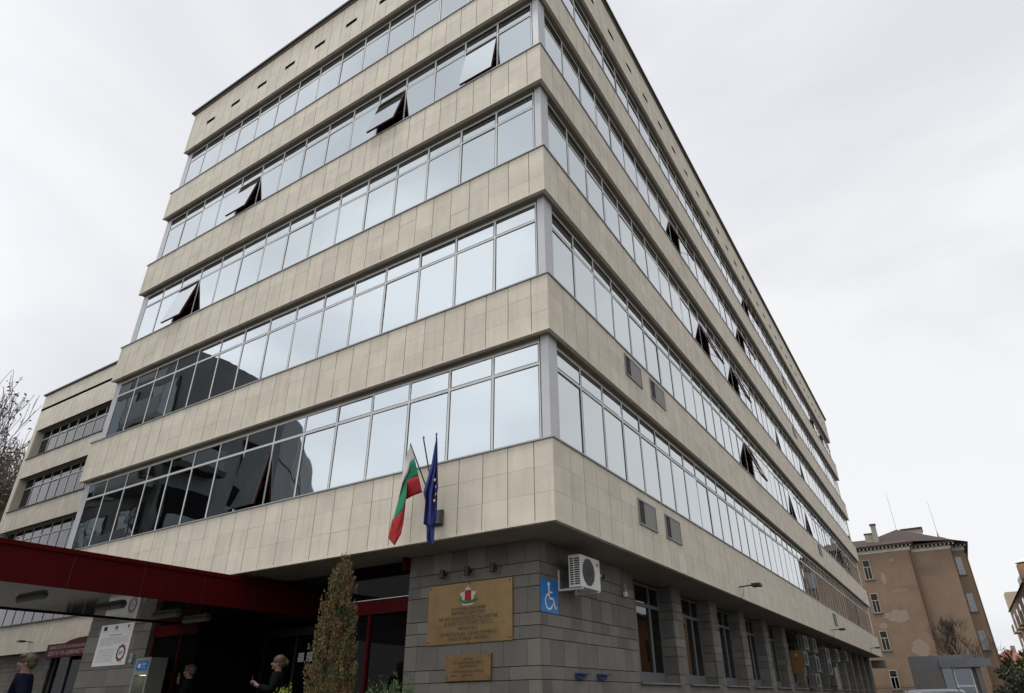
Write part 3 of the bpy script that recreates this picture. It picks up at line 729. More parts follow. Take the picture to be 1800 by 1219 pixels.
# lower red tail as a separate fold
flag_surface(cv, ysf, [0,1,2], mb)
tail = [[(252,880),(240,930),(228,985),(214,1045)],[(345,790),(330,880),(300,1000),(270,1112)],[(362,830),(350,920),(325,1020),(272,1112)]]
flag_surface(tail, [(-.475,-.475),(-.49,-.49),(-.455,-.455)], [2,2], mb, nv=14, wav=.008)
o = rel(mb.build('cloth', (FWH, FGR, FRD), smooth=True), fb)
sd = o.modifiers.new('thick', 'SOLIDIFY'); sd.thickness = .003
fe = empty('blue_star_flag', 'dark blue flag with yellow stars hanging from the right pole', 'flag', base)
rel(MB().tube(base, tips['e'], .014, .012, n=8).build('pole', DGREY), fe)
rel(MB().lathe([(.0,.07),(.02,.03),(.0,-.01)], tips['e'], 8).build('finial', DGREY), fe)
mb = MB()
cv = [[(645,150),(600,390),(528,640),(545,715),(530,925)],[(646,160),(615,420),(565,640),(570,760),(560,935)],[(648,160),(630,430),(600,660),(598,800),(592,935)],[(650,150),(645,430),(628,640),(628,780),(630,925)],[(653,160),(657,400),(662,600),(655,640),(645,880)]]
flag_surface(cv, [(-.6,-.50),(-.6,-.44),(-.6,-.52),(-.6,-.44),(-.6,-.50)], [0]*4, mb, wav=.03)
cv = [[(555,900),(557,960),(556,1040),(562,1085)],[(592,900),(590,980),(585,1050),(603,1115)],[(630,900),(628,980),(626,1050),(627,1092)]]
flag_surface(cv, [(-.42,-.42),(-.36,-.36),(-.42,-.42)], [0]*2, mb, nv=12, wav=.01)
o = rel(mb.build('cloth', FBL, smooth=True), fe); sd = o.modifiers.new('thick', 'SOLIDIFY'); sd.thickness = .003
def star(mb, c, r, y, squash=1.0):
    pts = []
    for i in range(10):
        rr = r if i % 2 == 0 else r*.42; an = math.pi/2+i*math.pi/5
        pts.append((c.x+rr*math.cos(an)*squash, y, c.z+rr*math.sin(an)))
    mb.poly([ (c.x, y, c.z) ]+[pts[0]]+[pts[1]]) 
    for i in range(1,10): mb.poly([(c.x,y,c.z), pts[i], pts[(i+1)%10]])
mb = MB()
for a, b, sq in ((632,528,1),(641,588,.35),(640,655,.4),(628,712,.9)):
    c = pxpt(a, b, -.60); star(mb, c, .033, -.605, sq)
rel(mb.build('stars', YEL), fe)

# ---------------------------------------------------------------- canopy
cn = empty('entrance_canopy', 'dark red flat canopy reaching out over the entrance', 'canopy', (-9.45, -3, 3.47))
X0, X1, Y0, Y1 = -11.25, -7.65, -7.4, 2.6
mb = MB(); mb.box(X1-.05, X1, Y0, Y1, 3.475, 4.02); mb.box(X0, X0+.05, Y0, Y1, 3.475, 4.02); mb.box(X0+.0502, X1-.0502, Y0, Y0+.05, 3.475, 4.02)
rel(mb.build('fascia', RED), cn)
mb = MB()
for i in range(8): rel(MB().box(X1-.02, X1+.0025, Y0+1.22*i+.6, Y0+1.22*i+.607, 3.48, 4.015).build('seam', BLACK), cn)
mb = MB(); mb.box(X1-.09, X1+.035, Y0-.03, Y1, 4.022, 4.10); mb.box(X0-.03, X0+.05, Y0-.03, Y1, 4.022, 4.10); mb.box(X0+.0502, X1-.0902, Y0-.03, Y0+.05, 4.022, 4.10)
rel(mb.build('edge_trim', REDD), cn)
cl_ = MB()
yy = Y0+.051
while yy < Y1-.01:
    ye = min(yy+1.22, Y1); cl_.box(X0+.051, X1-.051, yy, ye-.006, 3.50, 3.53); yy += 1.22
rel(cl_.build('ceiling', CEIL), cn)
rel(MB().box(X0+.051, X1-.091, Y0+.051, Y1, 3.98, 4.01).build('roof_sheet', DGREY), cn)
mb = MB(); mb.box(X0+.02, X0+.08, Y0+.1, Y0+.16, -.1, 3.474); mb.box(X1-.10, X1-.04, Y0+.1, Y0+.16, -.1, 3.474)
rel(mb.build('post', REDD), cn)
TUBE = mat('lamp_diffuser', (.30,.28,.22), .4)
for i, (lx, y) in enumerate(((-9.25,-2.95), (-9.35,-1.5), (-9.75,-.1), (-10.0, .78))):
    l_ = empty('strip_lamp', ('strip lamp under the red canopy, farthest from the doors', 'strip lamp under the middle of the red canopy', 'strip lamp under the red canopy, in front of the cash machine', 'strip lamp under the red canopy, nearest the entrance glass')[i], 'lamp', (lx, y, 3.498), group='strip lamps under the canopy')
    MB().box(-.46,.46,-.06,.06,-.035,-.002).build('housing', MGREY, l_); MB().box(-.44,.44,-.045,.045,-.075,-.036).build('diffuser', TUBE, l_)

# ---------------------------------------------------------------- entrance things
sg = empty('project_sign', 'white project board with text, round badge and small emblems on granite pier', 'sign', (-13.58, .955, 2.65))
rel(MB().box(-14.34, -12.82, .925, .953, 2.65, 3.64).build('board', WHITE), sg)
mb = MB()
rnd = random.Random(3)
def fill(z, x0, x1, h=.022):
    V = 'строителство изпълнение проект фонд регионално развитие оперативна програма обновяване сграда енергийна'.split(); s = ' '.join(rnd.choice(V) for _ in range(max(1, int((x1-x0)/.17))))
    add_text(mb, s, (x0+x1)/2, z, x1-x0, h, .924)
add_text(mb, 'ИНФОРМАЦИЯ', -13.58, 3.36, .55, .03, .924, bold=.001)
rel(mb.build('heading', DGREY), sg); mb = MB()
for i, (a, b) in enumerate(((-14.22,-12.95),(-14.22,-12.95),(-14.22,-12.95),(-14.22,-12.95),(-14.22,-13.6))): fill(3.30-i*.042, a, b)
for i in range(7): fill(3.03-i*.047, -14.22, -13.45 if i else -13.4)
rel(mb.build('body_text', DGREY), sg); mb = MB()
add_text(mb, 'проект', -14.12, 3.47, .2, .015, .924); add_text(mb, 'република', -13.6, 3.47, .28, .015, .924); add_text(mb, 'програма', -13.05, 3.47, .25, .015, .924)
rel(mb.build('emblem_captions', DGREY), sg)
mb = MB(); mb.box(-14.2,-14.04,.9235,.9245,3.50,3.60,0)
rel(mb.build('blue_emblem', NAVY), sg)
mb = MB(); mb.plate([(-13.66,3.52),(-13.6,3.50),(-13.54,3.52),(-13.52,3.57),(-13.6,3.61),(-13.68,3.57)], .922, .9245, 0); rel(mb.build('crest', mat('orange_crest', (.4,.10,.03), .6)), sg)
mb = MB(); mb.tube((-13.05,.9225,3.56),(-13.05,.9245,3.56),.04,n=16); rel(mb.build('round_emblem', DGREY), sg)
mb = MB(); c = (-13.12, 2.93); n = 26
for i in range(n):
    p = 2*math.pi*i/n; q = 2*math.pi*(i+1)/n; ro = .19+(.018 if i % 2 else 0); ri = .13
    mb.poly([(c[0]+ri*math.cos(p),.9235,c[1]+ri*math.sin(p)),(c[0]+ro*math.cos(p),.9235,c[1]+ro*math.sin(p)),(c[0]+ro*math.cos(q),.9235,c[1]+ro*math.sin(q)),(c[0]+ri*math.cos(q),.9235,c[1]+ri*math.sin(q))])
rel(mb.build('badge_ring', mat('badge_red', (.16,.03,.035), .6)), sg)
mb = MB(); add_text(mb, 'EP', -13.12, 2.885, .16, .09, .9235, bold=.004); rel(mb.build('badge_letters', INK), sg)
mb = MB(); add_text(mb, 'проект', -13.4, 2.70, .16, .018, .9235); add_text(mb, 'програма', -13.05, 2.70, .2, .018, .9235); rel(mb.build('red_caption', FRD), sg)
ib = empty('intercom_box', 'small pale blue box on the pier right of the white board', 'box', (-12.55, .953, 2.78))
MB().box(-.06,.06,-.06,0,-.09,.1).build('cover', mat('pale_blue', (.30,.36,.40), .5), ib); MB().box(-.045,.045,-.0635,-.0605,-.02,.06).build('face_plate', MGREY, ib)

atm = empty('cash_machine', 'tall silver cash machine with blue sign between red posts', 'cash machine', (-11.27, .78, GZ))
SIL = mat('silver', (.27,.265,.25), .5, metal=.1)
z_ = 2.04
mb = MB(); mb.box(-.30,-.24,-.28,.12,0,z_); mb.box(.24,.30,-.28,.12,0,z_); mb.box(-.2395,.2395,-.28,.12,z_-.36,z_); mb.box(-.2395,.2395,-.20,.12,0,.9); mb.box(-.2395,.2395,-.02,.12,.9,z_-.361)
mb.build('cabinet', SIL, atm)
MB().box(-.22,.22,-.287,-.281,z_-.27,z_-.06).build('sign_panel', BLUE, atm)
mb = MB(); mb.tube((-.10,-.291,z_-.17),(-.10,-.288,z_-.17),.05,n=14); add_text(mb, 'BANK', .08, z_-.16, .16, .05, -.289); add_text(mb, 'ATM 24', .08, z_-.22, .14, .03, -.289); mb.build('sign_mark', WHITE, atm)
MB().box(-.16,.2,-.20,-.021,z_-.372,z_-.362).build('lamp', emis('atm_light', (.75,.85,.55), 1.6), atm)
MB().box(-.17,.17,-.03,-.0205,1.02,1.36).build('screen', DOORG, atm)
mb = MB()
for i in range(4):
    for j in range(3): mb.box(-.09+j*.06,-.05+j*.06,-.17+i*.035,-.145+i*.035,.9,.91)
mb.build('keypad', DGREY, atm)
for i, (x, lb) in enumerate(((-8.85, 'left of two small paper notices taped to the entrance glass'), (-8.55, 'right of two small paper notices taped to the entrance glass'))):
    n_ = empty('paper_notice', lb, 'notice', (x, 2.955, 2.62), group='paper notices on the glass')
    MB().box(-.10,.10,-.003,0,0,.2).build('sheet', WHITE, n_); mb = MB(); [mb.box(-.075,.075,-.0042,-.0032,.03+.03*j,.04+.03*j) for j in range(5)]; mb.build('printed_lines', MGREY, n_)

# ---------------------------------------------------------------- left wing
wg = empty('office_wing', 'lower cream stone office wing behind the bare tree on the left', 'building', (-36, 7.2, 0))
WY, WX0, WX1 = 7.2, -41.6, -15.95
lv = [tz(k) for k in range(1, 5)]
def rl(o): return rel(o, wg)
segs = [(Z0, tz(1)), (tz(2)-HB, tz(2)), (tz(3)-HB, tz(3)), (tz(4)-HB, tz(4)), (tz(5)-HB-.15, 19.85)]
us = [WX0+.52*i for i in range(int((WX1-WX0)/.52)+1)]+[WX1]
for si, (a, b) in enumerate(segs):
    mb = MB()
    if si < 4: tiles(mb, 'x', WY, us, a, b-.005, 3)
    else:
        zm = 18.93; tiles(mb, 'x', WY, us, a, zm-.16, 2); tiles(mb, 'x', WY, us, zm+.03, b, 2)
    o = rl(mb.build('stone_band', LIME))
    o2 = MB().box(WX0, WX1, WY+.0285, WY+.12, a+.005, b-.006).build('joint_backing', LIMEB); o2.parent = o
    if si < 4:
        o3 = MB().box(WX0+.4, WX1, WY-.06, WY+.45, b-.004, b+.04).build('sill', BLACK); o3.parent = o
    else:
        MB().box(WX0, WX1, WY+.01, WY+.0283, 18.75, 18.97).build('slot', SLOT).parent = o
for si in range(4):
    z0_, z1_ = segs[si][1], segs[si+1][0]
    mb = MB(); tiles(mb, 'x', WY, [WX0, WX0+.45], z0_, z1_, 4); rl(mb.build('end_wall', LIME))
    rl(MB().box(WX0+.02, WX0+.43, WY+.0285, WY+.3, z0_+.01, z1_-.01).build('joint_backing', LIMEB))
    rl(MB().box(WX0+.452, WX0+.50, WY+.031, WY+.45, z0_+.042, z1_-.01).build('reveal', LIME))
    rl(MB().box(WX0+.452, WX1, WY+.13, WY+.5, z1_+.002, z1_+.03).build('soffit', SOFF))
    n = 24; wdx = (WX1-WX0-.55)/n
    for i in range(n):
        if WX0+.5+wdx*i > -27: continue
        wo = bpy.data.objects.new('window', None); bpy.data.objects.remove(wo)
        mb = MB(); h_ = z1_-z0_; x = WX0+.52+wdx*i
        bars(mb, x, x+wdx-.002, z0_+.045, z1_, .025, WY+.40, WY+.45); mb.box(x+.025, x+wdx-.027, WY+.385, WY+.44, z0_+h_*.70, z0_+h_*.70+.05)
        wo = rl(mb.build('window', ALU)); pb = MB(); pane_box(pb, x+.02, x+wdx-.02, z0_+.07, z0_+h_*.70, WY+.43); pane_box(pb, x+.02, x+wdx-.02, z0_+h_*.70+.05, z1_-.03, WY+.43)
        pb.build('pane', DGLASS).parent = wo
rl(MB().box(WX0-.12, WX1, WY-.12, WY+.4, 19.90, 19.98).build('roof_capping', ROOFC)); rl(MB().box(WX0-.04, WX1, WY-.04, WY+.3, 19.852, 19.898).build('capping_underlay', ROOFT))
rl(MB().box(WX0+.05, WX1, WY+.55, WY+13, -.1, 19.7).build('interior_wall', LIME))
mb = MB(); mb.box(-27, WX1, WY+.42, WY+.44, tz(1)+.05, tz(5)-HB-.16); rl(mb.build('hidden_glazing', DGLASS))
# wing ground floor
mb = MB(); granite(mb, 'x', WX0, -31.2, -.1, Z0-.02, WY+.25, wid=1.0); rl(mb.build('granite_wall', GRAN)); rl(MB().box(WX0, -31.25, WY+.3115, WY+.5, -.1, Z0-.03).build('joint_backing', GRANJ))
rl(MB().box(WX0, WX1, WY+.13, WY+.54, Z0-.002, Z0+.03).build('soffit', SOFFG))
mb = MB()
for i in range(12):
    x = -31.1+i*1.25; mb.box(x, x+.07, WY+.38, WY+.46, GZ, Z0-.01)
mb.box(-31.1, -16, WY+.385, WY+.455, 1.85, 1.92)
rl(mb.build('shop_frame', GF)); pb = MB(); pane_box(pb, -31.1, -16, GZ, Z0-.02, WY+.45); rl(pb.build('shop_glass', DOORG))
# red sign on the wing
rs = empty('red_shop_sign', 'red sign with white lettering over the wing shopfront', 'sign', (-29.2, 7.15, 3.8))
mb = MB(); mb.box(-1.62,3.0,-.16,0,0,.58); mb.build('sign_box', RED, rs); 
mb = MB(); mb.plate([(-.2,.581),(3.0,.581),(3.0,.80),(.9,.76),(.2,.68)],-.14,-.02); mb.build('arched_top', RED, rs)
mb = MB(); add_text(mb, 'МИНИСТЕРСТВО НА РЕГИОНАЛНОТО РАЗВИТИЕ', .75, .36, 4.2, .13, -.162, bold=.006); add_text(mb, 'ЦЕНТЪР ЗА АДМИНИСТРАТИВНО', .7, .10, 4.1, .17, -.162, bold=.008)
mb.build('lettering', mat('sign_letter', (.30,.20,.20), .6), rs)
flood((-32.9, 7.198, 4.62), 0, 'black floodlight on the stone band of the lower wing')

# ---------------------------------------------------------------- vegetation
def leaf_cloud(mb, pts, size, rng, n_each=1, asp=1.6):
    for p in pts:
        for _ in range(n_each):
            a = Vector((rng.uniform(-1,1), rng.uniform(-1,1), rng.uniform(-1,1))).normalized()
            b = a.cross(Vector((rng.uniform(-1,1), rng.uniform(-1,1), rng.uniform(-1,1)))).normalized()
            s = size*rng.uniform(.6, 1.35); a *= s*asp*.5; b *= s*.5; p_ = Vector(p)
            mb.poly([p_-a, p_-b*.8, p_+a, p_+b*.8])
def grow(mb, p, d_, L, r, depth, rng, tips_, spread=.5, upw=.25, nseg=3, kids=(2,4), shrink=.72, minr=.006):
    q = Vector(p); d_ = Vector(d_)
    for i in range(nseg):
        d_ = (d_+Vector((rng.gauss(0,.1), rng.gauss(0,.1), rng.gauss(0,.05)+upw*.12))).normalized()
        e = q+d_*(L/nseg); ra = r*(1-.35*i/nseg); rb = r*(1-.35*(i+1)/nseg)
        mb.tube(q, e, max(ra,minr), max(rb,minr), n=6 if r > .06 else (4 if r > .02 else 3), cap=False)
        q = e
        if depth > 0 and i >= 0:
            for _ in range(rng.randint(*kids) if i == nseg-1 else rng.randint(0,2)):
                ax = Vector((rng.uniform(-1,1), rng.uniform(-1,1), rng.uniform(-.3,.6))).normalized()
                nd = (d_*(1-spread)+ax*spread+Vector((0,0,upw*.5))).normalized()
                grow(mb, q, nd, L*shrink*rng.uniform(.7,1.15), rb*rng.uniform(.5,.72), depth-1, rng, tips_, spread, upw, nseg, kids, shrink, minr)
        if depth <= 1: tips_.append(tuple(q))
def bare_tree(loc, h, label, seed, bark, leafm=None, lsize=.12, lprob=.5, depth=5, r=None, spread=.45, upw=.5, first=.3, minr=.01, group=None):
    rng = random.Random(seed); t = empty('deciduous_tree', label, 'tree', loc, group=group)
    mb = MB(); tp = []; r = r or h*.014
    mb.tube((0,0,-.3),(0,0,h*first), r*1.25, r, n=10)
    tr = mb.build('trunk', bark, t); mb = MB()
    grow(mb, (0,0,h*first), (rng.uniform(-.1,.1),rng.uniform(-.1,.1),1), h*.25, r, depth, rng, tp, spread, upw, minr=minr)
    for i in range(4):
        a = rng.uniform(0, 6.28); grow(mb, (0,0,h*(first+.02*i)), (math.cos(a)*.8, math.sin(a)*.8, .75), h*.20, r*.6, depth-1, rng, tp, spread, upw, minr=minr)
    mb.build('branches', bark, t)
    if leafm:
        lm = MB(); pts = []
        for p in tp:
            if rng.random() < lprob:
                for _ in range(2): pts.append((p[0]+rng.gauss(0,.15), p[1]+rng.gauss(0,.15), p[2]+rng.gauss(0,.15)))
        leaf_cloud(lm, pts, lsize, rng); lm.build('leaves', leafm, t)
    return t
bare_tree((-49.0, 8.5, -.1), 17.8, 'tall sparse tree with a few dry leaves beside the lower wing', 11, BARKG, LDRY, .19, .20, depth=4, minr=.018, spread=.38, upw=.75)
bare_tree((-55.0, 10.5, -.1), 24, 'taller tree with dry leaves at the left edge, mostly outside the frame', 23, BARKG, LDRY, .19, .20, depth=4, minr=.018, spread=.40, upw=.7)
bare_tree((-19.5, -3.3, GZ), 6.5, 'young bare tree opposite the entrance, outside the frame and only mirrored in the windows', 77, BARK, None, depth=4, minr=.012, spread=.45, upw=.4, first=.3, r=.07)
# thuja
rng = random.Random(5)
th = empty('thuja', 'tall narrow conifer, half browned, in front of the entrance', 'shrub', (-3.44, -1.0, GZ))
MB().tube((0,0,-.1),(0,0,2.7),.05,.01,n=8).build('stem', BARK, th)
mb = MB(); Ht = 3.0; core = MB()
core.lathe([(.0,-.1),(.10,.0),(.13,.6),(.12,1.3),(.08,2.0),(.03,2.5),(.0,2.7)], (0,0,0), 12)
core.build('inner_foliage', LDG, th)
for c_ in range(420):
    z = rng.random()**.9*Ht; f = z/Ht
    rad = .365*(1-f**2.4)**.8*(.6+.4*min(1, (z+.4)/1.2))+.02
    a = rng.uniform(0, 6.283); rr = rad*rng.uniform(.35, 1.06)
    c0 = Vector((rr*math.cos(a), rr*math.sin(a), z)); big = rng.uniform(.7, 1.35)
    dirn = Vector((math.cos(a)*.30+rng.gauss(0,.1), math.sin(a)*.30+rng.gauss(0,.1), 1)).normalized()
    for q in range(5):
        c = c0+Vector((rng.gauss(0,.035),rng.gauss(0,.035),rng.gauss(0,.06)))*big
        for k in range(20):   # a flame-shaped spray
            s_ = rng.random(); p = c+dirn*(s_-.4)*.17*big+Vector((rng.gauss(0,.02),rng.gauss(0,.02),rng.gauss(0,.015)))*(1.15-s_)
            tw = (dirn+Vector((rng.gauss(0,.4),rng.gauss(0,.4),rng.gauss(0,.2)))).normalized(); sd_ = tw.cross(Vector((rng.uniform(-1,1),rng.uniform(-1,1),.1))).normalized()
            L_ = .024*rng.uniform(.6,1.4); mb.poly([p-tw*L_*.6, p+sd_*L_*.36, p+tw*L_, p-sd_*L_*.36])
mb.build('foliage', LTHU, th)
def bush(loc, rx, h, label, leafm, seed, n=700, ls=.03, spiky=.0, name='shrub'):
    rng = random.Random(seed); t = empty(name, label, 'shrub', loc); mb = MB(); lf = MB()
    for i in range(14):
        a = rng.uniform(0,6.28); e = rng.uniform(.3,1.2); L = rng.uniform(.6,1.0)
        p = Vector((rx*L*math.cos(a)*math.cos(e), rx*L*math.sin(a)*math.cos(e), h*L*math.sin(e))); mb.tube((0,0,0), p, .012, .004, n=4, cap=False)
    for i in range(n):
        a = rng.uniform(0,6.28); e = math.asin(rng.random()); L = rng.random()**.35*(1+.12*math.sin(a*5+e*7))
        c = Vector((rx*L*math.cos(a)*math.cos(e), rx*L*math.sin(a)*math.cos(e), h*L*math.sin(e))); dn = (c+Vector((0,0,.2))).normalized()
        for k in range(7):
            s_ = rng.random(); p = c+dn*(s_*.12)+Vector((rng.gauss(0,.02),rng.gauss(0,.02),rng.gauss(0,.02)))
            tw = (dn+Vector((rng.gauss(0,.5),rng.gauss(0,.5),rng.gauss(0,.4)))).normalized(); sd_ = tw.cross(Vector((rng.uniform(-1,1),rng.uniform(-1,1),.1))).normalized(); L_ = ls*rng.uniform(.6,1.4)
            lf.poly([p-tw*L_*.6, p+sd_*L_*.3, p+tw*L_, p-sd_*L_*.3])
    mb.build('stems', BARK, t); lf.build('foliage', leafm, t); return t
bush((-2.18, -1.0, GZ), .60, 1.16, 'dark green juniper bush below the brass plaques', LJUN, 2, ls=.022, n=3800, name='juniper_bush')
bush((-4.45, -1.05, GZ), .24, 1.20, 'small bright yellow green bush left of the tall conifer', LLIM, 4, n=600, name='bright_bush')
bare_tree((5.15, 59, -.1), 8.7, 'bare tree with fine twigs in front of the ochre house', 31, BARK, None, depth=4, minr=.009, spread=.5, upw=.35, first=.32, r=.10)
def leafy(loc, h, rx, label, leafm, seed, n=1600, ls=.28, group=None):
    rng = random.Random(seed); t = empty('leafy_tree', label, 'tree', loc, group=group); mb = MB(); tp = []
    mb.tube((0,0,-.2),(0,0,h*.35), h*.022, h*.016, n=8); grow(mb, (0,0,h*.35),(0,0,1), h*.25, h*.015, 3, rng, tp, .5, .3, minr=.02); mb.build('trunk', BARK, t)
    cl = []
    for i in range(16):
        a = rng.uniform(0,6.28); L = rng.random()**.5; cl.append((rx*L*math.cos(a), rx*L*math.sin(a), h*rng.uniform(.35,.92), rx*rng.uniform(.25,.5)))
    lf = MB(); pts = []
    for i in range(n):
        c = rng.choice(cl); v = Vector((rng.gauss(0,1),rng.gauss(0,1),rng.gauss(0,.8))).normalized()*c[3]*rng.random()**.4; pts.append((c[0]+v.x, c[1]+v.y, c[2]+v.z))
    leaf_cloud(lf, pts, ls, rng); lf.build('crown', leafm, t); return t
leafy((9.6, 80, -.1), 6.6, 1.9, 'yellow green autumn tree at the end of the street, right of the ochre house', LYG, 41)
leafy((11.2, 76, -.1), 5.6, 1.6, 'mid green tree in front of the right hand apartment block', LYG, 42)
leafy((8.6, 66, -.1), 3.9, 1.5, 'low dark bushy tree beside the grey kiosk', LDG, 43, ls=.2)
leafy((10.2, 62, -.1), 3.4, 1.5, 'low dark tree at the right edge of the street', LDG, 44, ls=.2)
leafy((14.2, 33, -.1), 7.5, 2.4, 'green tree opposite the side front, outside the frame', LYG, 45, n=2600)

# ---------------------------------------------------------------- old ochre house at the far end
def stucco():
    m = mat('old_render', (.245,.17,.115), .9, var=.2, vscale=.5, vcol=(.20,.14,.095), bump=.2, bscale=8, streak=.25)
    t = m.node_tree; b = t.nodes['Principled BSDF']; src = b.inputs['Base Color'].links[0].from_socket
    geo = N(t,'ShaderNodeNewGeometry'); sp = N(t,'ShaderNodeSeparateXYZ'); t.links.new(geo.outputs['Position'], sp.inputs[0])
    nz = N(t,'ShaderNodeTexNoise'); nz.inputs['Scale'].default_value = 1.6; nz.inputs['Detail'].default_value = 5; t.links.new(geo.outputs['Position'], nz.inputs['Vector'])
    cur = src
    brick = N(t,'ShaderNodeTexBrick'); brick.inputs['Scale'].default_value = 4.0; brick.inputs['Color1'].default_value = (.27,.185,.145,1); brick.inputs['Color2'].default_value = (.32,.25,.20,1); brick.inputs['Mortar'].default_value = (.31,.28,.24,1)
    cmb = N(t,'ShaderNodeCombineXYZ'); t.links.new(sp.outputs['X'], cmb.inputs['X']); t.links.new(sp.outputs['Z'], cmb.inputs['Y']); t.links.new(cmb.outputs[0], brick.inputs['Vector'])
    for (x, z, rx, rz, dark) in ((.35,9.1,1.1,.62,0),(1.65,5.95,.85,.75,0),(-.05,12.95,.25,.55,0),(1.1,14.75,.2,.14,0),(1.3,11.6,.7,.16,0),(3.6,7.9,.12,.5,0),(-1.2,8.2,.4,.3,0),(2.0,11.7,1.2,.35,1),(4.5,13.4,1.2,.5,1)):
        a = N(t,'ShaderNodeMath',operation='SUBTRACT'); t.links.new(sp.outputs['X'],a.inputs[0]); a.inputs[1].default_value = x
        a2 = N(t,'ShaderNodeMath',operation='DIVIDE'); t.links.new(a.outputs[0],a2.inputs[0]); a2.inputs[1].default_value = rx
        c = N(t,'ShaderNodeMath',operation='SUBTRACT'); t.links.new(sp.outputs['Z'],c.inputs[0]); c.inputs[1].default_value = z
        c2 = N(t,'ShaderNodeMath',operation='DIVIDE'); t.links.new(c.outputs[0],c2.inputs[0]); c2.inputs[1].default_value = rz
        p = N(t,'ShaderNodeMath',operation='POWER'); t.links.new(a2.outputs[0],p.inputs[0]); p.inputs[1].default_value = 2
        q = N(t,'ShaderNodeMath',operation='POWER'); t.links.new(c2.outputs[0],q.inputs[0]); q.inputs[1].default_value = 2
        s = N(t,'ShaderNodeMath',operation='ADD'); t.links.new(p.outputs[0],s.inputs[0]); t.links.new(q.outputs[0],s.inputs[1])
        n2 = N(t,'ShaderNodeMath',operation='MULTIPLY_ADD'); t.links.new(nz.outputs['Fac'],n2.inputs[0]); n2.inputs[1].default_value = 2.6; n2.inputs[2].default_value = -1.3; 
        s2 = N(t,'ShaderNodeMath',operation='ADD'); t.links.new(s.outputs[0],s2.inputs[0]); t.links.new(n2.outputs[0],s2.inputs[1])
        mr = N(t,'ShaderNodeMapRange'); mr.inputs['From Min'].default_value = 1.02 if not dark else 1.8; mr.inputs['From Max'].default_value = .95 if not dark else .2; mr.inputs['To Max'].default_value = .85 if not dark else .4
        t.links.new(s2.outputs[0], mr.inputs['Value'])
        mxn = N(t,'ShaderNodeMix',data_type='RGBA'); t.links.new(mr.outputs[0], mxn.inputs['Factor']); t.links.new(cur, mxn.inputs['A'])
        if dark: mxn.inputs['B'].default_value = (.15,.11,.08,1)
        else: t.links.new(brick.outputs['Color'], mxn.inputs['B'])
        cur = mxn.outputs['Result']
    t.links.new(cur, b.inputs['Base Color']); return m
OCH = stucco(); FRZ = mat('frieze', (.50,.47,.41), .8, var=.25, vscale=2); ROOFR = mat('old_roof', (.055,.034,.030), .8, var=.3, vscale=3, isl=.0)
PWIN = mirror('old_pane', (.09,.10,.11), .5, .05); STONE = mat('sill_stone', (.12,.10,.08), .9)
oh = empty('old_house', 'old ochre rendered house with peeling walls and dark red roof', 'house', (2.2, 72, 0))
def r_(o): return rel(o, oh)
r_(MB().box(-14, 3.15, 72, 84, -.1, 15.6).build('wall', OCH)); r_(MB().box(3.1502, 6.8, 72.45, 84, -.1, 15.35).build('wall', OCH)); r_(MB().box(6.8002, 8.0, 74, 90, -.1, 15.3).build('wall', OCH))
r_(MB().box(8.0002, 8.25, 76, 90, -.1, 15.3).build('wall', OCH))
for (x0,x1,y,z) in ((-14,3.2,71.95,15.6),(3.21,6.9,72.40,15.35),(6.91,8.1,73.94,15.3)):
    f_ = r_(MB().box(x0, x1, y, y+.3, z, z+.38).build('frieze', FRZ))
    mb = MB(); xx = x0+.1
    while xx < x1+.25: mb.box(xx, xx+.16, y-.32, y-.002, z+.385, z+.55); xx += .38
    mb.build('dentils', FRZ).parent = f_; f_.children[0].matrix_parent_inverse = Matrix.Identity(4)
    r_(MB().box(x0, x1+.38, y-.45, y+.4, z+.552, z+.70).build('eave', mat('eave_dark', (.09,.06,.05), .8) if 'eave_dark' not in bpy.data.materials else bpy.data.materials['eave_dark']))
mb = MB()
A = (-14,71.4,16.32); B = (3.7,71.4,16.32); Cc = (7.35,71.9,16.08); Dd = (8.6,73.4,16.02); E_ = (8.6,88,16.02); ap = (2.25,77,18.85); lf_ = (-14,77,18.3); ml_ = (-.6,76.2,17.9)
mb.poly([A,B,ap,ml_,lf_]); mb.poly([B,Cc,ap]); mb.poly([Cc,Dd,(6.2,80,17.6),ap]); mb.poly([Dd,E_,(6.2,86,17.6),(6.2,80,17.6)]); mb.poly([lf_,ml_,ap,(6.2,80,17.6),(6.2,86,17.6),(-14,86,17.0)])
r_(mb.build('roof', ROOFR))
CHM = mat('chimney_render', (.33,.30,.24), .9, var=.3, vscale=2)
mb = MB(); mb.box(-.15,.35,73.5,74.1,16.6,18.95); r_(mb.build('chimney', CHM)); r_(MB().box(-.22,.42,73.43,74.17,18.952,19.1).build('chimney_cap', ROOFR))
r_(MB().box(-1.0,-.155,74.0,74.6,16.6,18.1).build('chimney', CHM)); r_(MB().box(-1.06,-.155,73.95,74.65,18.102,18.22).build('chimney_cap', ROOFR))
r_(MB().box(2.65,4.75,80,82.5,17.0,19.25).build('roof_house', CHM)); r_(MB().box(2.5,4.85,79.9,82.6,19.252,19.42).build('roof_house_cap', ROOFR))
mb = MB(); mb.lathe([(1.15,0),(1.12,.3),(.95,.7),(.6,1.0),(.25,1.15),(.07,1.25),(.05,1.6),(.0,1.9)], (6.15,76,16.1), 20); r_(mb.build('dome', mat('dome_copper', (.13,.06,.055), .6), smooth=True))
r_(MB().tube((2.25,77,18.8),(2.2,77,23.3),.02,.012,n=4).build('antenna', MGREY)); r_(MB().tube((6.15,76,17.9),(6.1,76,21.2),.02,.012,n=4).build('antenna', MGREY))
mb = MB(); pts = [(3.05,71.9,15.5),(3.05,71.9,12),(3.1,71.9,8),(3.1,71.9,0)]
for p, q in zip(pts[:-1], pts[1:]): mb.tube(p, q, .06, n=8)
r_(mb.build('drain_pipe', mat('rusty_pipe', (.12,.05,.035), .8)))
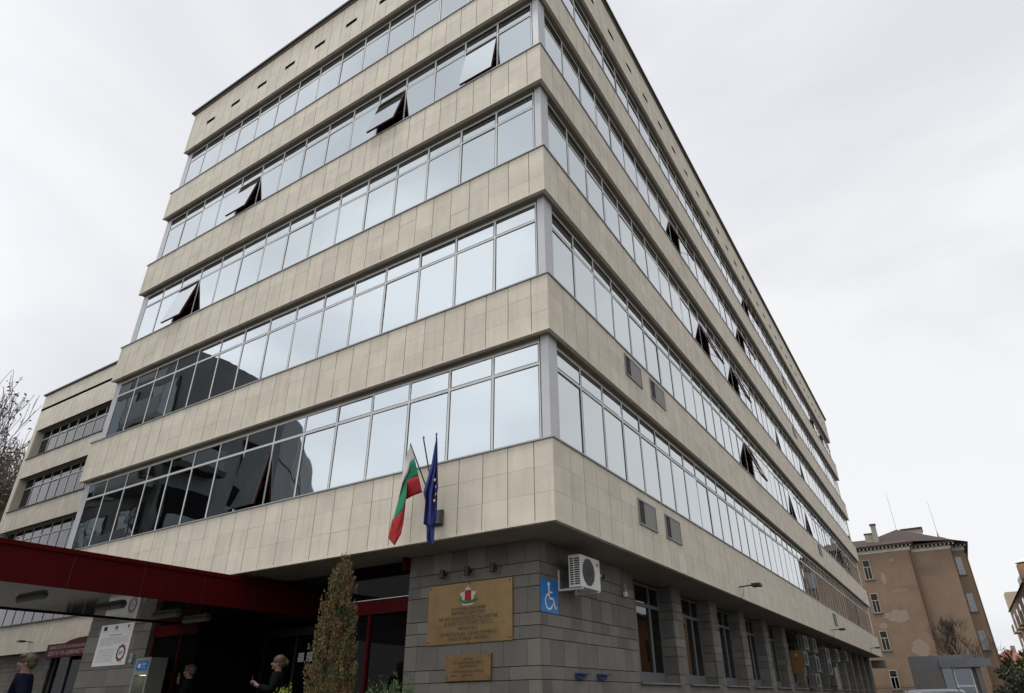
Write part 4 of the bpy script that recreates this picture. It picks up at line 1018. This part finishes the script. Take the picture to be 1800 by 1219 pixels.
def oldwin(x0, z0, w_, h_, y):
    fo = r_(MB().box(x0-.12, x0+w_+.12, y-.10, y-.002, z0-.14, z0-.02).build('window_sill', STONE))
    mb = MB(); bars(mb, x0, x0+w_, z0, z0+h_, .05, y-.05, y-.003); mb.box(x0+.06, x0+w_-.06, y-.045, y-.003, z0+h_*.62, z0+h_*.62+.06); mb.box(x0+w_/2-.025, x0+w_/2+.025, y-.04, y-.003, z0+.06, z0+h_*.62)
    wo = r_(mb.build('window', FRZ)); pb = MB(); pane_box(pb, x0+.05, x0+w_-.05, z0+.05, z0+h_-.05, y-.012); po = pb.build('pane', PWIN); po.parent = wo
for z, h_ in ((12.95,2.05),(9.55,1.95),(5.85,1.9),(2.25,1.75)):
    for x in (-1.75, -5.5, -9.5): oldwin(x, z, .72, h_, 72)
for z, h_ in ((12.85,1.8),(9.2,1.75),(5.6,1.75)): oldwin(7.0, z, .55, h_, 74)
# grey kiosk
ks = empty('grey_kiosk', 'low grey kiosk with panelled fascia and white framed window', 'kiosk', (3.5, 50, 0))
KP = mat('kiosk_panel', (.15,.157,.17), .55, var=.1, vscale=1, isl=.12); KW = mat('kiosk_wall', (.17,.165,.152), .8, var=.12, vscale=2)
mb = MB(); x = 1.5
for wp in (.95,.95,.95,.6,.6,.5): 
    if x+wp > 5.6: wp = 5.6-x
    mb.box(x+.004, x+wp-.004, 50, 50.05, 3.40, 4.22); x += wp
rel(mb.build('fascia', KP), ks)
mb = MB(); mb.box(3.45,4.1,49.5,49.9,3.38,3.92); mb.box(4.104,5.1,49.5,49.9,3.38,3.92); mb.box(5.104,5.62,49.5,49.9,3.38,3.92); mb.box(5.624,6.6,49.5,49.9,3.38,3.92)
rel(mb.build('fascia', KP), ks)
rel(MB().box(1.5,5.58,50.06,54,-.1,4.15).build('wall', KW), ks)
rel(MB().box(1.5,3.44,49.93,49.995,-.1,3.395).build('wall', KW), ks)
rel(MB().box(5.55,5.85,49.6,49.8,-.1,3.375).build('post', KW), ks)
mb = MB(); bars(mb,4.15,5.3,1.1,3.35,.09,49.9,49.98); mb.box(4.24,5.21,49.9,49.98,2.15,2.25); wo = rel(mb.build('window', WHITE), ks); pb = MB(); pane_box(pb,4.2,5.25,1.15,3.3,49.95); pb.build('pane', PWIN).parent = wo; wo.children[0].matrix_parent_inverse = Matrix.Identity(4)
pb = MB(); pane_box(pb,3.5,4.1,.2,3.35,49.96); rel(pb.build('shop_glass', PWIN), ks)
# end piece of the office block: low grey box by the corner
eb = MB(); eb.box(-.85,.05,LRn+.02,LRn+1.2,3.5,4.0); eb.build('corner_box', KW, bld)
# iron fence
fn = empty('iron_fence', 'black iron railing in front of the ochre house', 'fence', (-1, 60, 0))
mb = MB(); mb.box(-6,1.3,59.98,60.02,2.25,2.29); mb.box(-6,1.3,59.98,60.02,.3,.34); rel(mb.build('rail', BLACK), fn)
mb = MB(); x = -6
while x < 1.3: mb.tube((x,60,-.1),(x,60,2.5),.014,n=4); x += .16
rel(mb.build('bars', BLACK), fn)

# ---------------------------------------------------------------- right side of the street
ap_ = empty('apartment_block', 'ochre and white apartment block with balconies at the right edge', 'building', (14, 88, 0))
ORG = mat('orange_render', (.27,.165,.10), .85, var=.15, vscale=1); CRM = mat('cream_render', (.50,.42,.30), .85, var=.15, vscale=1); PNK = mat('pink_wall', (.36,.20,.17), .8)
rel(MB().box(12.2,24,72,104,-.1,11.6).build('wall', ORG), ap_)
rel(MB().box(12.15,13.6,101,104.3,11.62,13.8).build('gable', CRM), ap_)
rel(MB().box(12.3,16,73.5,80.9,11.62,12.7).build('attic', WHITE), ap_)
mb = MB(); mb.lathe([(.2,-.9),(.75,-.45),(.8,0),(.8,1.1),(.6,1.35)], (12.7,72.6,11.9), 16); rel(mb.build('turret', ORG, smooth=True), ap_)
rel(MB().lathe([(.85,0),(.4,.35),(0,.5)], (12.7,72.6,13.25), 16).build('turret_roof', WHITE), ap_)
for y in (74.5, 80.5, 86.5, 92.5, 98.5):
    for z in (2.7, 5.6, 8.5):
        bo = rel(MB().box(11.55,12.195,y-1.6,y+1.6,z,z+.14).build('balcony', CRM if z > 4 else PNK), ap_)
        mb = MB(); mb.box(11.56,11.60,y-1.58,y+1.58,z+.16,z+1.0); o_ = mb.build('balcony_front', WHITE if int(y*10+z*10) % 2 else ORG); o_.parent = bo; o_.matrix_parent_inverse = Matrix.Identity(4)
        wo = rel(MB().box(12.15,12.198,y-.9,y+.9,z+.2,z+2.3).build('window', PWIN), ap_)
rel(MB().box(12.0,24.3,71.8,104.4,11.602,11.618).build('roof_edge', ROOFR), ap_)
# houses far off
for i, (x, y, w_, h_, lb) in enumerate(((7.5,128,4.5,9.4,'small cream house with red roof far down the street, left'),(11.5,120,6,7.3,'wide house with red tiled roof far down the street, right'))):
    hh = empty('distant_house', lb, 'house', (x,y,0)); MB().box(-w_/2,w_/2,0,8,-.1,h_-1.2).build('wall', CRM if i else FRZ, hh)
    mb = MB(); a,b = w_/2+.3, 8.3
    mb.poly([(-a,-.3,h_-1.2),(a,-.3,h_-1.2),(0,3,h_+.6)]); mb.poly([(a,-.3,h_-1.2),(a,b,h_-1.2),(0,5,h_+.6),(0,3,h_+.6)]); mb.poly([(-a,b,h_-1.2),(-a,-.3,h_-1.2),(0,3,h_+.6),(0,5,h_+.6)]); mb.poly([(a,b,h_-1.2),(-a,b,h_-1.2),(0,5,h_+.6)])
    mb.build('roof', mat('red_tiles_%d' % i, (.28,.12,.08), .8, var=.3, vscale=3), hh)
    for q in range(3):
        wx = -w_/2+.6+q*(w_-1.2)/2-.35; fo = MB().box(wx,wx+.7,-.03,-.002,h_-3.4,h_-2.1).build('window', PWIN, hh)
    MB().box(.5,1.1,3.5,4.1,h_-.4,h_+1.1).build('chimney', CHM, hh)
# opposite the side front (seen in its glass)
op = empty('orange_house', 'orange rendered house across the street, seen only in the window glass', 'house', (19, 38, 0))
rel(MB().box(15,24,22,56,-.1,7.8).build('wall', mat('bright_orange', (.26,.11,.045), .85, var=.2, vscale=1)), op)
for y in (26,31,36,41,46,51):
    for z in (1.2,4.4): rel(MB().box(14.95,14.998,y-.6,y+.6,z,z+1.7).build('window', PWIN), op)
rel(MB().box(14.7,24.3,21.7,56.3,7.802,8.05).build('roof', ROOFR), op)
# dark modern block opposite the entrance, mirrored in the front windows
db = empty('dark_office_block', 'dark grey modern block opposite, mirrored in the lower front windows', 'building', (-45, -20, 0))
DG = mat('dark_cladding', (.145,.15,.16), .6, var=.3, vscale=.8, streak=.3); DG2 = mat('dark_joint', (.03,.03,.033), .7); LG = mat('glass_balustrade', (.16,.19,.20), .3)
ZR = 16.0
rel(MB().prism([(-22.9,-11.5),(-22.4,-7.6),(-22.4,-5.4),(-52,-5.4),(-52,-22.2),(-33,-22.2),(-27.4,-16.7),(-24.6,-13.9)], -.1, ZR).build('wall', DG), db)
FA = [(-22.38,-5.4),(-22.38,-7.6),(-22.88,-11.52),(-24.59,-13.92),(-27.39,-16.72),(-32.98,-22.22)]
mb = MB()
for z in (3.3,6.6,9.9,13.2):
    for p, q in zip(FA[2:-1], FA[3:]): mb.tube((p[0],p[1],z),(q[0],q[1],z),.03,n=4)
for p in ((-26.0,-15.3),(-29.7,-18.95)): mb.tube((p[0],p[1],0),(p[0],p[1],ZR),.03,n=4)
rel(mb.build('panel_joints', DG2), db)
for k, z in enumerate((1.4, 4.7, 8.0, 11.3)):
    rel(MB().box(-22.398,-22.34,-7.4,-5.6,z,z+2.2).build('window', DOORG), db)
    bo = rel(MB().box(-22.33,-21.5,-7.55,-5.3,z-.35,z-.08).build('balcony', DG2), db)
    o_ = MB().box(-21.56,-21.52,-7.5,-5.35,z-.07,z+.85).build('balustrade', LG); o_.parent = bo; o_.matrix_parent_inverse = Matrix.Identity(4)
for z in (1.6, 4.9, 8.2, 11.5):
    for a_, b_, nm in (((-22.55,-8.9),(-22.70,-10.1),'window'),):
        mb = MB(); mb.poly([(a_[0]+.03,a_[1],z),(b_[0]+.03,b_[1],z),(b_[0]+.03,b_[1],z+1.9),(a_[0]+.03,a_[1],z+1.9)]); rel(mb.build(nm, DOORG), db)
rel(MB().box(-52,-27.0,-15,-7.0,ZR+.002,ZR+3.4).build('roof_house', DG), db)
for x in (-29,-32.5,-36): rel(MB().box(x-1,x+1,-6.998,-6.95,ZR+.9,ZR+2.6).build('window', LG), db)
CL = mirror('block_pane', (.17,.19,.20), .5, .03); STR = mat('pale_strip', (.20,.21,.21), .6)
for i_, x in enumerate((-24.2,-27.6,-31.0,-34.6,-38.4)):
    for z in (.9, 4.2, 7.4, 10.5, 13.5):
        wo = rel(MB().box(x-1.1,x+1.1,-5.398,-5.34,z,z+2.1).build('window', DG2), db)
        pb = MB(); pane_box(pb, -x-1.02, -x-.04, z+.06, z+2.04, 0); pane_box(pb, -x+.04, -x+1.02, z+.06, z+2.04, 0)
        pb.v = [(-v[0], -5.33, v[2]) for v in pb.v]; o_ = pb.build('pane', CL); o_.parent = wo; o_.matrix_parent_inverse = Matrix.Identity(4)
        if i_ % 2 == 0:
            bo = rel(MB().box(x-1.5,x+1.5,-5.33,-4.5,z-.42,z-.12).build('balcony', STR), db)
            o_ = MB().box(x-1.45,x+1.45,-4.56,-4.52,z-.115,z+.8).build('balustrade', LG); o_.parent = bo; o_.matrix_parent_inverse = Matrix.Identity(4)
for z in (3.3,6.6,9.9,13.2): rel(MB().box(-51,-22.6,-5.399,-5.36,z+.3,z+.36).build('cornice_strip', STR), db)

# ---------------------------------------------------------------- people
def person(loc, rz, label, J, rad, coat, hair_kind, hairm, hold=None, lean=0.0):
    t = empty('person', label, 'person', loc, rz)
    # skeleton: J joints dict; faces -Y locally
    names = list(J.keys()); idx = {n: i for i, n in enumerate(names)}
    edges = [('pelvis','waist'),('waist','chest'),('chest','neck'),('neck','headb'),('headb','headm'),('headm','headt'),
             ('chest','shl'),('shl','ell'),('ell','wrl'),('wrl','pml'),('chest','shr'),('shr','elr'),('elr','wrr'),('wrr','pmr'),
             ('pelvis','hpl'),('hpl','knl'),('knl','anl'),('anl','tol'),('pelvis','hpr'),('hpr','knr'),('knr','anr'),('anr','tor')]
    V = [Vector(J[n]) for n in names]; rr = [rad[n] for n in names]; E = [(idx[a], idx[b]) for a, b in edges]
    for s in ('l','r'):
        pm = Vector(J['pm'+s]); wr = Vector(J['wr'+s]); dd = (pm-wr).normalized(); side = dd.cross(Vector((0,1,.3))).normalized(); fwd = side.cross(dd).normalized()
        for k in range(5):
            if k < 4:
                b0_ = pm+side*(.03-.02*k)+dd*.01; L = (.068,.078,.072,.055)[k]; c = b0_+dd*L*.5-fwd*.008; e = b0_+dd*L*.85-fwd*.03
            else:
                b0_ = pm+side*.038-dd*.03; c = b0_+side*.022+dd*.02; e = b0_+side*.03+dd*.05-fwd*.01
            n0 = len(V); V += [b0_, c, e]; rr += [.010, .0095, .008]; E += [(idx['pm'+s], n0), (n0, n0+1), (n0+1, n0+2)]
    me = bpy.data.meshes.new('body'); me.from_pydata([tuple(v) for v in V], E, [])
    o = bpy.data.objects.new('body', me); col.objects.link(o); o.parent = t; me.materials.append(SKIN)
    md = o.modifiers.new('skin', 'SKIN'); 
    for i, r0 in enumerate(rr): me.skin_vertices[0].data[i].radius = (r0, r0*(1.0 if names[i] not in ('chest','waist','pelvis') else .72) if i < len(names) else r0) if i < len(names) else (r0, r0)
    me.skin_vertices[0].data[idx['pelvis']].use_root = True
    o.modifiers.new('sub', 'SUBSURF').levels = 2; o.modifiers['sub'].render_levels = 2
    for p in me.polygons: p.use_smooth = True
    md.use_smooth_shade = True
    # face
    hm = Vector(J['headm']); hb = Vector(J['headb']); f_ = J.get('_f')
    return t, hm
def std(h, hx=0, twist=0):
    k = h/1.75
    J = dict(pelvis=(0,0,.95), waist=(0,0,1.10), chest=(0,0,1.36), neck=(0,.0,1.49), headb=(0,-.012,1.56), headm=(0,-.02,1.645), headt=(0,-.01,1.71),
             shl=(.19,0,1.43), ell=(.25,.03,1.15), wrl=(.24,-.08,.92), pml=(.235,-.11,.85), shr=(-.19,0,1.43), elr=(-.25,.03,1.15), wrr=(-.24,-.08,.92), pmr=(-.235,-.11,.85),
             hpl=(.10,0,.90), knl=(.11,-.02,.5), anl=(.11,.02,.09), tol=(.12,-.15,.04), hpr=(-.10,0,.90), knr=(-.11,-.02,.5), anr=(-.11,.02,.09), tor=(-.12,-.15,.04))
    return {a: (b[0]*k, b[1]*k, b[2]*k) for a, b in J.items()}
RAD = dict(pelvis=.15, waist=.14, chest=.155, neck=.055, headb=.072, headm=.088, headt=.07, shl=.065, ell=.045, wrl=.028, pml=.03, shr=.065, elr=.045, wrr=.028, pmr=.03,
           hpl=.085, knl=.058, anl=.042, tol=.035, hpr=.085, knr=.058, anr=.042, tor=.035)
def clothes(t, J, coat, trous, pad=.028):
    def skinned(name, pts, edges, m_, root=0):
        me = bpy.data.meshes.new(name); me.from_pydata([p for p, r in pts], edges, []); o = bpy.data.objects.new(name, me); col.objects.link(o); o.parent = t; me.materials.append(m_)
        o.modifiers.new('skin', 'SKIN').use_smooth_shade = True
        for i, (p, r) in enumerate(pts): me.skin_vertices[0].data[i].radius = r if isinstance(r, tuple) else (r, r)
        me.skin_vertices[0].data[root].use_root = True
        s = o.modifiers.new('sub', 'SUBSURF'); s.levels = 2; s.render_levels = 2; return o
    hem = tuple(Vector(J['pelvis'])-Vector((0,0,.18)))
    P_ = [(hem,(.20,.15)),(J['pelvis'],(.19,.14)),(J['waist'],(.18,.135)),(J['chest'],(.205,.145)),(tuple(Vector(J['chest'])+Vector((0,0,.09))),(.12,.10)),(tuple(Vector(J['neck'])+Vector((0,0,.005))),(.078,.078)),
          (J['shl'],.088),(J['ell'],.066),(tuple(Vector(J['wrl'])*.93+Vector(J['ell'])*.07),.050),(J['shr'],.088),(J['elr'],.066),(tuple(Vector(J['wrr'])*.93+Vector(J['elr'])*.07),.050)]
    skinned('coat', P_, [(0,1),(1,2),(2,3),(3,4),(4,5),(3,6),(6,7),(7,8),(3,9),(9,10),(10,11)], coat, 1)
    Q_ = [(J['pelvis'],(.17,.13)),(J['hpl'],.10),(J['knl'],.078),(J['anl'],.062),(J['hpr'],.10),(J['knr'],.078),(J['anr'],.062)]
    skinned('trousers', Q_, [(0,1),(1,2),(2,3),(0,4),(4,5),(5,6)], trous, 0)
    for s in ('l','r'):
        skinned('shoe', [(J['an'+s],.052),(tuple(Vector(J['to'+s])+Vector((0,-.03,0))),.042)], [(0,1)], BLACK, 0)
def head_detail(t, hm, yaw, hairm, style):
    # face features and hair placed round the head centre; yaw turns the head
    Rm = Matrix.Rotation(yaw, 4, 'Z')
    def Tp(p): return tuple(hm+(Rm @ Vector(p)))
    def ell(mb, c, r, n=10, m_=7, cut=None):
        k = len(mb.v)
        for i in range(m_+1):
            ph = math.pi*i/m_
            for j in range(n):
                th_ = 2*math.pi*j/n; mb.v.append(Tp((c[0]+r[0]*math.sin(ph)*math.cos(th_), c[1]+r[1]*math.sin(ph)*math.sin(th_), c[2]+r[2]*math.cos(ph))))
        for i in range(m_):
            for j in range(n): a = k+i*n+j; b = k+i*n+(j+1)%n; mb.f.append((a, b, b+n, a+n)); mb.m.append(0)
    mb = MB(); ell(mb, (0,-.012,-.03), (.066,.082,.085), 16, 12)     # cheeks and jaw
    ell(mb, (0,-.10,-.025), (.014,.022,.026)); ell(mb, (.078,.0,-.02), (.012,.02,.032)); ell(mb, (-.078,.0,-.02), (.012,.02,.032)); ell(mb, (0,-.078,-.09), (.03,.02,.018))
    mb.build('face', SKIN, t, smooth=True)
    mb = MB(); ell(mb, (.03,-.087,.0), (.012,.007,.007)); ell(mb, (-.03,-.087,.0), (.012,.007,.007)); mb.build('eyes', BLACK, t, smooth=True)
    mb = MB(); ell(mb, (0,-.088,-.062), (.024,.008,.006)); mb.build('mouth', mat('lips', (.25,.09,.08), .5) if 'lips' not in bpy.data.materials else bpy.data.materials['lips'], t, smooth=True)
    mb = MB(); ell(mb, (0,.018,.035), (.098,.108,.092), 20, 14); ell(mb, (0,.05,-.02), (.085,.075,.075), 16, 10)
    if style == 'bun': ell(mb, (0,.13,.0), (.045,.05,.05), 12, 8); ell(mb, (0,.10,.03), (.05,.05,.045), 12, 8)
    if style == 'mop': ell(mb, (.02,-.045,.085), (.075,.06,.04), 14, 8); ell(mb, (-.04,.0,.09), (.06,.07,.04), 12, 8)
    if style == 'short': ell(mb, (0,-.035,.08), (.07,.055,.03), 14, 8)
    # strands
    rng = random.Random(int(abs(hm.x)*100))
    for i in range(160):
        a = rng.uniform(0,6.28); e = rng.uniform(.1,1.4); p = Vector((.099*math.cos(a)*math.cos(e), .018+.108*math.sin(a)*math.cos(e), .035+.094*math.sin(e)))
        if p.y < -.05 and p.z < .05: continue
        q = p*1.06+Vector((rng.gauss(0,.012), rng.gauss(0,.012), rng.gauss(0,.008)-.02)); mb.tube(Tp(p), Tp(q), .004, .001, n=3, cap=False)
    mb.build('hair', hairm, t, smooth=True)
# 1: man walking by at the left edge
J = std(1.74); J.update(knl=(.10,-.22,.52), anl=(.10,-.24,.12), tol=(.11,-.40,.09), anr=(-.10,.28,.14), knr=(-.10,.05,.5), tor=(-.11,.16,.05), wrl=(.26,.16,.93), pml=(.26,.2,.87), ell=(.27,.09,1.15))
t, hm = person((-6.75,-3.72,GZ-.03), R(-32), 'man with brown hair in dark blue coat walking left below the canopy', J, RAD, COATN, 'mop', HAIRB); clothes(t, J, COATN, JEAN); head_detail(t, hm, 0, HAIRB, 'mop')
# 2: man with a hand at his face
J = std(1.76); J.update(elr=(-.27,-.10,1.20), wrr=(-.11,-.20,1.47), pmr=(-.06,-.19,1.55), ell=(.27,-.05,1.17), wrl=(.10,-.26,1.12), pml=(.03,-.29,1.12))
t, hm = person((-8.62,.02,GZ), R(-36), 'man in black coat with a hand raised to his face beside the cash machine', J, RAD, COATB, 'short', HAIRB); clothes(t, J, COATB, JEAN); head_detail(t, hm, R(-20), HAIRB, 'short')
# 3: woman with hair tied back, looking at her phone
J = std(1.66); J.update(elr=(-.24,-.06,1.12), wrr=(-.10,-.30,1.20), pmr=(-.05,-.36,1.24), ell=(.24,-.06,1.12), wrl=(.10,-.30,1.20), pml=(.05,-.36,1.24))
t, hm = person((-5.35,-.45,GZ+.1), R(-42), 'woman with fair hair tied back, in black, holding up a phone', J, RAD, COATB, 'bun', HAIRG); clothes(t, J, COATB, JEAN); head_detail(t, hm, R(0), HAIRG, 'bun')
rz_ = R(-42); pl = Matrix.Translation((-5.35,-.45,GZ+.1)) @ Matrix.Rotation(rz_,4,'Z') @ Vector((0,-.40,1.27))
ph = empty('mobile_phone', 'small dark phone in the hands of the fair haired woman', 'phone', pl, rz_)
MB().box(-.035,.035,-.006,.004,-.06,.08).build('phone_body', BLACK, ph); MB().box(-.031,.031,.0042,.006,-.05,.07).build('screen', DGREY, ph)

# ---------------------------------------------------------------- parked cars
def car(loc, rz, label, paint, top=1.75, L=4.3, W_=1.78):
    c = empty('parked_car', label, 'car', loc, rz, group='cars parked in the side street')
    # profile along Y (rear at -L/2)
    prof = [(-L/2,.45),(-L/2,.95),(-L/2+.12,1.05),(-L/2+.42,top-.06),(-L/2+.8,top),(.35,top-.02),(1.0,1.08),(L/2-.25,.92),(L/2,.7),(L/2,.4),(L/2-.3,.28),(-L/2+.3,.28)]
    def sec(x, inset):
        return [(x, y, z if z < 1.0 else z) for y, z in prof]
    mb = MB(); n = len(prof); xs = [(-W_/2,.0),( -W_/2+.10,.04),(-.35,.0),(.35,.0),(W_/2-.10,.04),(W_/2,.0)]
    rows = []
    for xi, (x, _) in enumerate(xs):
        k = len(mb.v)
        for y, z in prof:
            xx = x
            if z > 1.0: xx = x*(1-.16*(z-1.0)/(top-1.0))
            zz = z-(.05 if xi in (0,5) and z > 1.5 else 0)+(.015 if xi in (2,3) and z > 1.4 else 0)
            mb.v.append((xx, y, zz))
        rows.append(k)
    for a in range(len(rows)-1):
        for i in range(n): j=(i+1)%n; mb.f.append((rows[a]+i, rows[a]+j, rows[a+1]+j, rows[a+1]+i)); mb.m.append(0)
    mb.f.append(tuple(rows[0]+i for i in range(n))[::-1]); mb.f.append(tuple(rows[-1]+i for i in range(n))); mb.m += [0,0]
    b_ = mb.build('body', paint, c, smooth=False); bv = b_.modifiers.new('bevel','BEVEL'); bv.width=.03; bv.segments=2
    mb = MB(); mb.poly([(-.68,-L/2+.10,1.08),(.68,-L/2+.10,1.08),(.60,-L/2+.36,top-.13),(-.60,-L/2+.36,top-.13)])
    mb.poly([(-.62,.42,top-.07),(.62,.42,top-.07),(.70,.98,1.12),(-.70,.98,1.12)])
    for v_ in range(4,8): mb.v[v_] = (mb.v[v_][0], mb.v[v_][1]+.03, mb.v[v_][2]+.03)
    mb.build('window', DOORG, c)
    for sx_ in (-1, 1):
        mb = MB(); mb.poly([(sx_*(W_/2+.003),-L/2+.5,1.05),(sx_*(W_/2+.003),.95,1.05),(sx_*(W_/2*.9),.3,top-.15),(sx_*(W_/2*.9),-L/2+.75,top-.15)]); mb.build('window', DOORG, c)
        mb = MB(); mb.box(sx_*.62-.12, sx_*.62+.12, -L/2-.01, -L/2-.001, .72, .92); mb.build('tail_light', FRD, c)
        for y in (-L/2+.8, L/2-.85):
            mb = MB(); mb.tube((sx_*(W_/2-.2),y,.31),(sx_*(W_/2+.012),y,.31),.31,n=24); wh = mb.build('wheel', BLACK, c)
            MB().tube((sx_*(W_/2+.0125),y,.31),(sx_*(W_/2+.02),y,.31),.19,n=16).build('rim', SIL, wh)
    for sx_ in (-.62,.62): MB().tube((sx_,-L/2+.75,top+.025),(sx_,.3,top+.02),.015,n=6).build('roof_rail', BLACK, c)
    return c
CARP = mat('car_paint', (.02,.025,.035), .25, metal=.3)
car((3.9,15.2,-.02), R(2), 'dark blue car at the bottom edge, only its roof showing', CARP, top=1.80)
car((9.0,48,-.02), 0, 'white car parked far down the side street', mat('white_car', (.6,.6,.6), .3), top=1.55)
